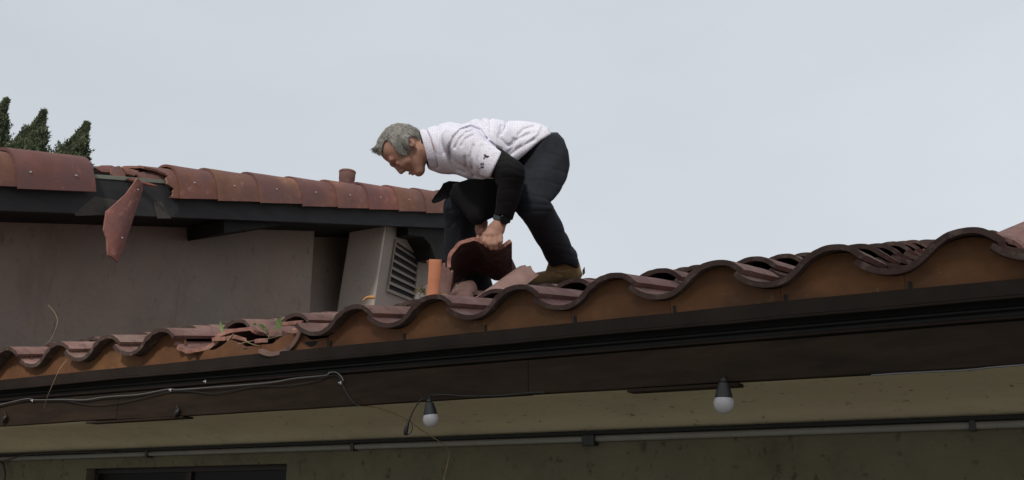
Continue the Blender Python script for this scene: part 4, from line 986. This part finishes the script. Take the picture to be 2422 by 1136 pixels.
# marks printed on the shirt, raised a hair above the cloth
dg = bpy.context.evaluated_depsgraph_get()
def decal(name, polys, m, parent, lift=.0012):
    inv = world_of(so_).inverted(); b = MB(); ok = False
    from mathutils.bvhtree import BVHTree
    bv = BVHTree.FromPolygons([v.co for v in so_.data.vertices], [tuple(p.vertices) for p in so_.data.polygons])
    for poly in polys:
        pts = []
        for x, y in poly:
            r = Vector([float(c) for c in ray(x, y)]).normalized(); o_ = inv @ Vector((0, 0, CAMZ)); hit = bv.ray_cast(o_, (inv.to_3x3() @ r).normalized())
            if hit[0] is None: break
            pts.append(np.array(world_of(so_) @ hit[0]) - np.array(r) * lift)
        if len(pts) == len(poly): b.prism(pts, np.array(ray(*poly[0])) * .0004); ok = True
    if ok: b.build(name, m, parent)
M_INK = mat('shirt_ink', (.03, .03, .05), .8, .1, 20, 0)
decal('sleeve_emblem', [[(1144, 364), (1150, 367), (1154, 372), (1149, 373), (1145, 370)], [(1150, 368), (1158, 369), (1152, 374)], [(1143, 373), (1148, 372), (1144, 378)]], M_INK, so_, .002)
decal('sleeve_lettering', [[(1136, 387), (1139, 385), (1140, 391), (1137, 393)], [(1141, 385), (1144, 386), (1144, 392), (1141, 391)], [(1136, 395), (1142, 394), (1146, 395), (1141, 398), (1137, 398)], [(1133, 398), (1137, 399), (1135, 402)]], M_INK, so_, .002)
decal('chest_emblem', [[(1058, 418), (1066, 414), (1068, 418), (1062, 422)], [(1068, 413), (1076, 414), (1084, 418), (1078, 422), (1070, 420)], [(1064, 423), (1074, 423), (1080, 426), (1070, 427)]], mat('shirt_ink_brown', (.05, .028, .025), .8, .1, 20, 0), so_, .002)
# dark flap / folder at his far side
b = MB(); b.prism([un(x, y, 4.03) for x, y in ((1020, 476), (1026, 466), (1043, 444), (1048, 434), (1062, 428), (1086, 430), (1078, 448), (1062, 466), (1038, 478), (1024, 482))], FW * .012)
fo = b.build('folder', M_SLEEVE, None, bevel=.002, origin=un(1050, 450, 4.03)); tag(fo, 'thin black folder hanging under the man\'s chest', 'folder')
# lifted tile
xw = RX.copy()
ya = -UP * .36 + FW * .93 - RX * .10; ya = ya - xw * (ya @ xw); ya /= np.linalg.norm(ya); za = np.cross(xw, ya)
if za @ UP < 0: za = -za; xw = -xw
L_PROF = smooth_profile([((x - 1118) / 584, (563 - y) / 584 * 1.08) for x, y in ((1059, 632), (1059, 612), (1067, 592), (1084, 574), (1110, 563), (1130, 564), (1146, 570), (1160, 578), (1173, 582), (1188, 578), (1206, 567))], 34)
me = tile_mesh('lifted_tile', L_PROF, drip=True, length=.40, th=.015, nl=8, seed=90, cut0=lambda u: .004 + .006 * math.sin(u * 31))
me.materials.append(M_CLAY); me.materials.append(M_CLAYB); me.materials.append(M_CLAYSH)
placed('lifted_tile', me, mm(xw, ya, za, un(1118, 562, 3.78)), 'curved roof tile being lifted in the man\'s hands', 'roof tile')

X, Y, Z, L = frame_from(un(1062, 700, 3.62), un(1078, 664, 3.85), UP + FW * -.4)
me = tile_mesh('tile_piece', B_PROF * .62, length=L + .05, th=.014, nl=5, seed=91, cut1=lambda u, L=L: L + .03 + .02 * math.sin(u * 11), drip=True); me.materials.append(M_CLAY); me.materials.append(M_CLAYB); me.materials.append(M_CLAYSH)
placed('tile_piece', me, mm(X, Y, Z, un(1085, 704, 3.62)), 'dark tile piece lying below the lifted tile', 'tile piece')

# ================================================================== tree behind the viewer that shades the right of the eave
def shade_tree(cx, cy, cz, rad, seed):
    r = np.random.RandomState(seed); base = np.array([cx + .3, cy, 0.]); c0 = np.array([cx, cy, cz])
    root = empty('shade_tree', base, 'broad leafy garden tree standing behind the viewer', 'tree')
    b = MB(); b.tube([base, base + ZV * 2.5, base * .3 + c0 * .7 - ZV * .5, c0 + ZV * rad * .6], [.20, .16, .11, .03], 10)
    for i in range(9):
        a = i * 2.4; o = np.array([math.cos(a), math.sin(a), .45]) * rad * .75; b.tube([c0 - ZV * (rad * .7 - .12 * i), c0 - ZV * .3 + o * .5, c0 + o], [.07, .045, .015], 7)
    b.build('trunk', M_BARK, root, smooth=True)
    n = 420; d = r.normal(size=(n, 3)); d /= np.linalg.norm(d, axis=1)[:, None]; cl = c0 + d * rad * (r.rand(n) ** .45)[:, None] * np.array([1.15, 1, .9])
    k = 60; p = np.repeat(cl, k, 0) + r.normal(size=(n * k, 3)) * .17; m_ = len(p)
    u_ = r.normal(size=(m_, 3)); u_ /= np.linalg.norm(u_, axis=1)[:, None]; v_ = np.cross(u_, r.normal(size=(m_, 3))); v_ /= np.linalg.norm(v_, axis=1)[:, None]
    V = np.stack([p - u_ * .06, p + v_ * .025, p + u_ * .06, p - v_ * .025], 1).reshape(-1, 3)
    me = bpy.data.meshes.new('crown'); me.from_pydata((V - base).tolist(), [], np.arange(m_ * 4).reshape(-1, 4).tolist()); me.update()
    link('crown', me, M_LEAF, root, Matrix.Translation(Vector(base)))
shade_tree(-.40, -5.6, 7.2, 2.3, 11)

# ================================================================== cypress trees
def cypress(px, py, Z, lean, wid, seed, label):
    tip = un(px, py, Z); r = np.random.RandomState(seed); hgt = tip[2]
    base = np.array([tip[0], tip[1], 0]); root = empty('cypress_tree', base, label, 'tree', 'cypress trees beyond the roof')
    b = MB(); b.tube([base, base + ZV * hgt * .5, tip - ZV * .3], [.16, .10, .012], 8); b.build('trunk', M_BARK, root, smooth=True)
    n_t, nl = 2900, 26
    dz = np.where(np.arange(n_t) < 2300, 2.6 * r.rand(n_t) ** 1.0, 2.4 + r.rand(n_t) * (hgt - 3.6))
    rad = wid * (1 - np.exp(-dz / .8)) * np.minimum(1, .18 + dz * .95) * np.where(dz < 4, 1, 1.25)
    th = r.uniform(0, 2 * math.pi, n_t); rr_ = rad * np.sqrt(r.uniform(.06, 1.0, n_t)) * (1 + .20 * np.sin(3 * th + dz * 4 + seed))
    out = np.stack([np.cos(th), np.sin(th), np.zeros(n_t)], 1)
    c = tip[None] - ZV * (dz[:, None] + .14) + out * rr_[:, None] - RX * (lean * np.minimum(dz, 2.5))[:, None]
    ax = ZV * .9 + out * .22 + r.normal(size=(n_t, 3)) * .12 + RX * .28; ax /= np.linalg.norm(ax, axis=1)[:, None]
    LL = r.uniform(.10, .24, n_t) * np.where(dz < .4, .6, 1)
    ax = np.repeat(ax, nl, 0); c = np.repeat(c, nl, 0); LL = np.repeat(LL, nl); m_ = len(c)
    t = r.rand(m_); o_ = r.normal(size=(m_, 3)); o_ -= ax * (o_ * ax).sum(1)[:, None]; o_ /= np.linalg.norm(o_, axis=1)[:, None]
    p = c + ax * (LL * t)[:, None] + o_ * (.034 * (1 - t * .8) * r.uniform(.2, 1.1, m_))[:, None]
    d = ax * .9 + o_ * .45 + r.normal(size=(m_, 3)) * .15; d /= np.linalg.norm(d, axis=1)[:, None]
    sd2 = np.cross(d, r.normal(size=(m_, 3))); sd2 /= np.linalg.norm(sd2, axis=1)[:, None]; ll = r.uniform(.025, .06, m_)[:, None]; w = .011
    V = np.stack([p - sd2 * w, p + sd2 * w, p + d * ll + sd2 * w * .3, p + d * ll - sd2 * w * .3], 1).reshape(-1, 3)
    F = np.arange(m_ * 4).reshape(-1, 4).tolist()
    me = bpy.data.meshes.new('crown'); me.from_pydata((V - base).tolist(), [], F); me.update(); link('crown', me, M_CYP, root, Matrix.Translation(Vector(base)))
    return root
cypress(101, 258, 17, .20, .56, 1, 'middle cypress tip with a long thin point beyond the roof')
cypress(204, 285, 17, .30, .60, 2, 'rightmost cypress with a blunt bushy tip beyond the roof')
cypress(13, 230, 17, .26, .50, 3, 'leftmost cypress cut by the left picture edge')
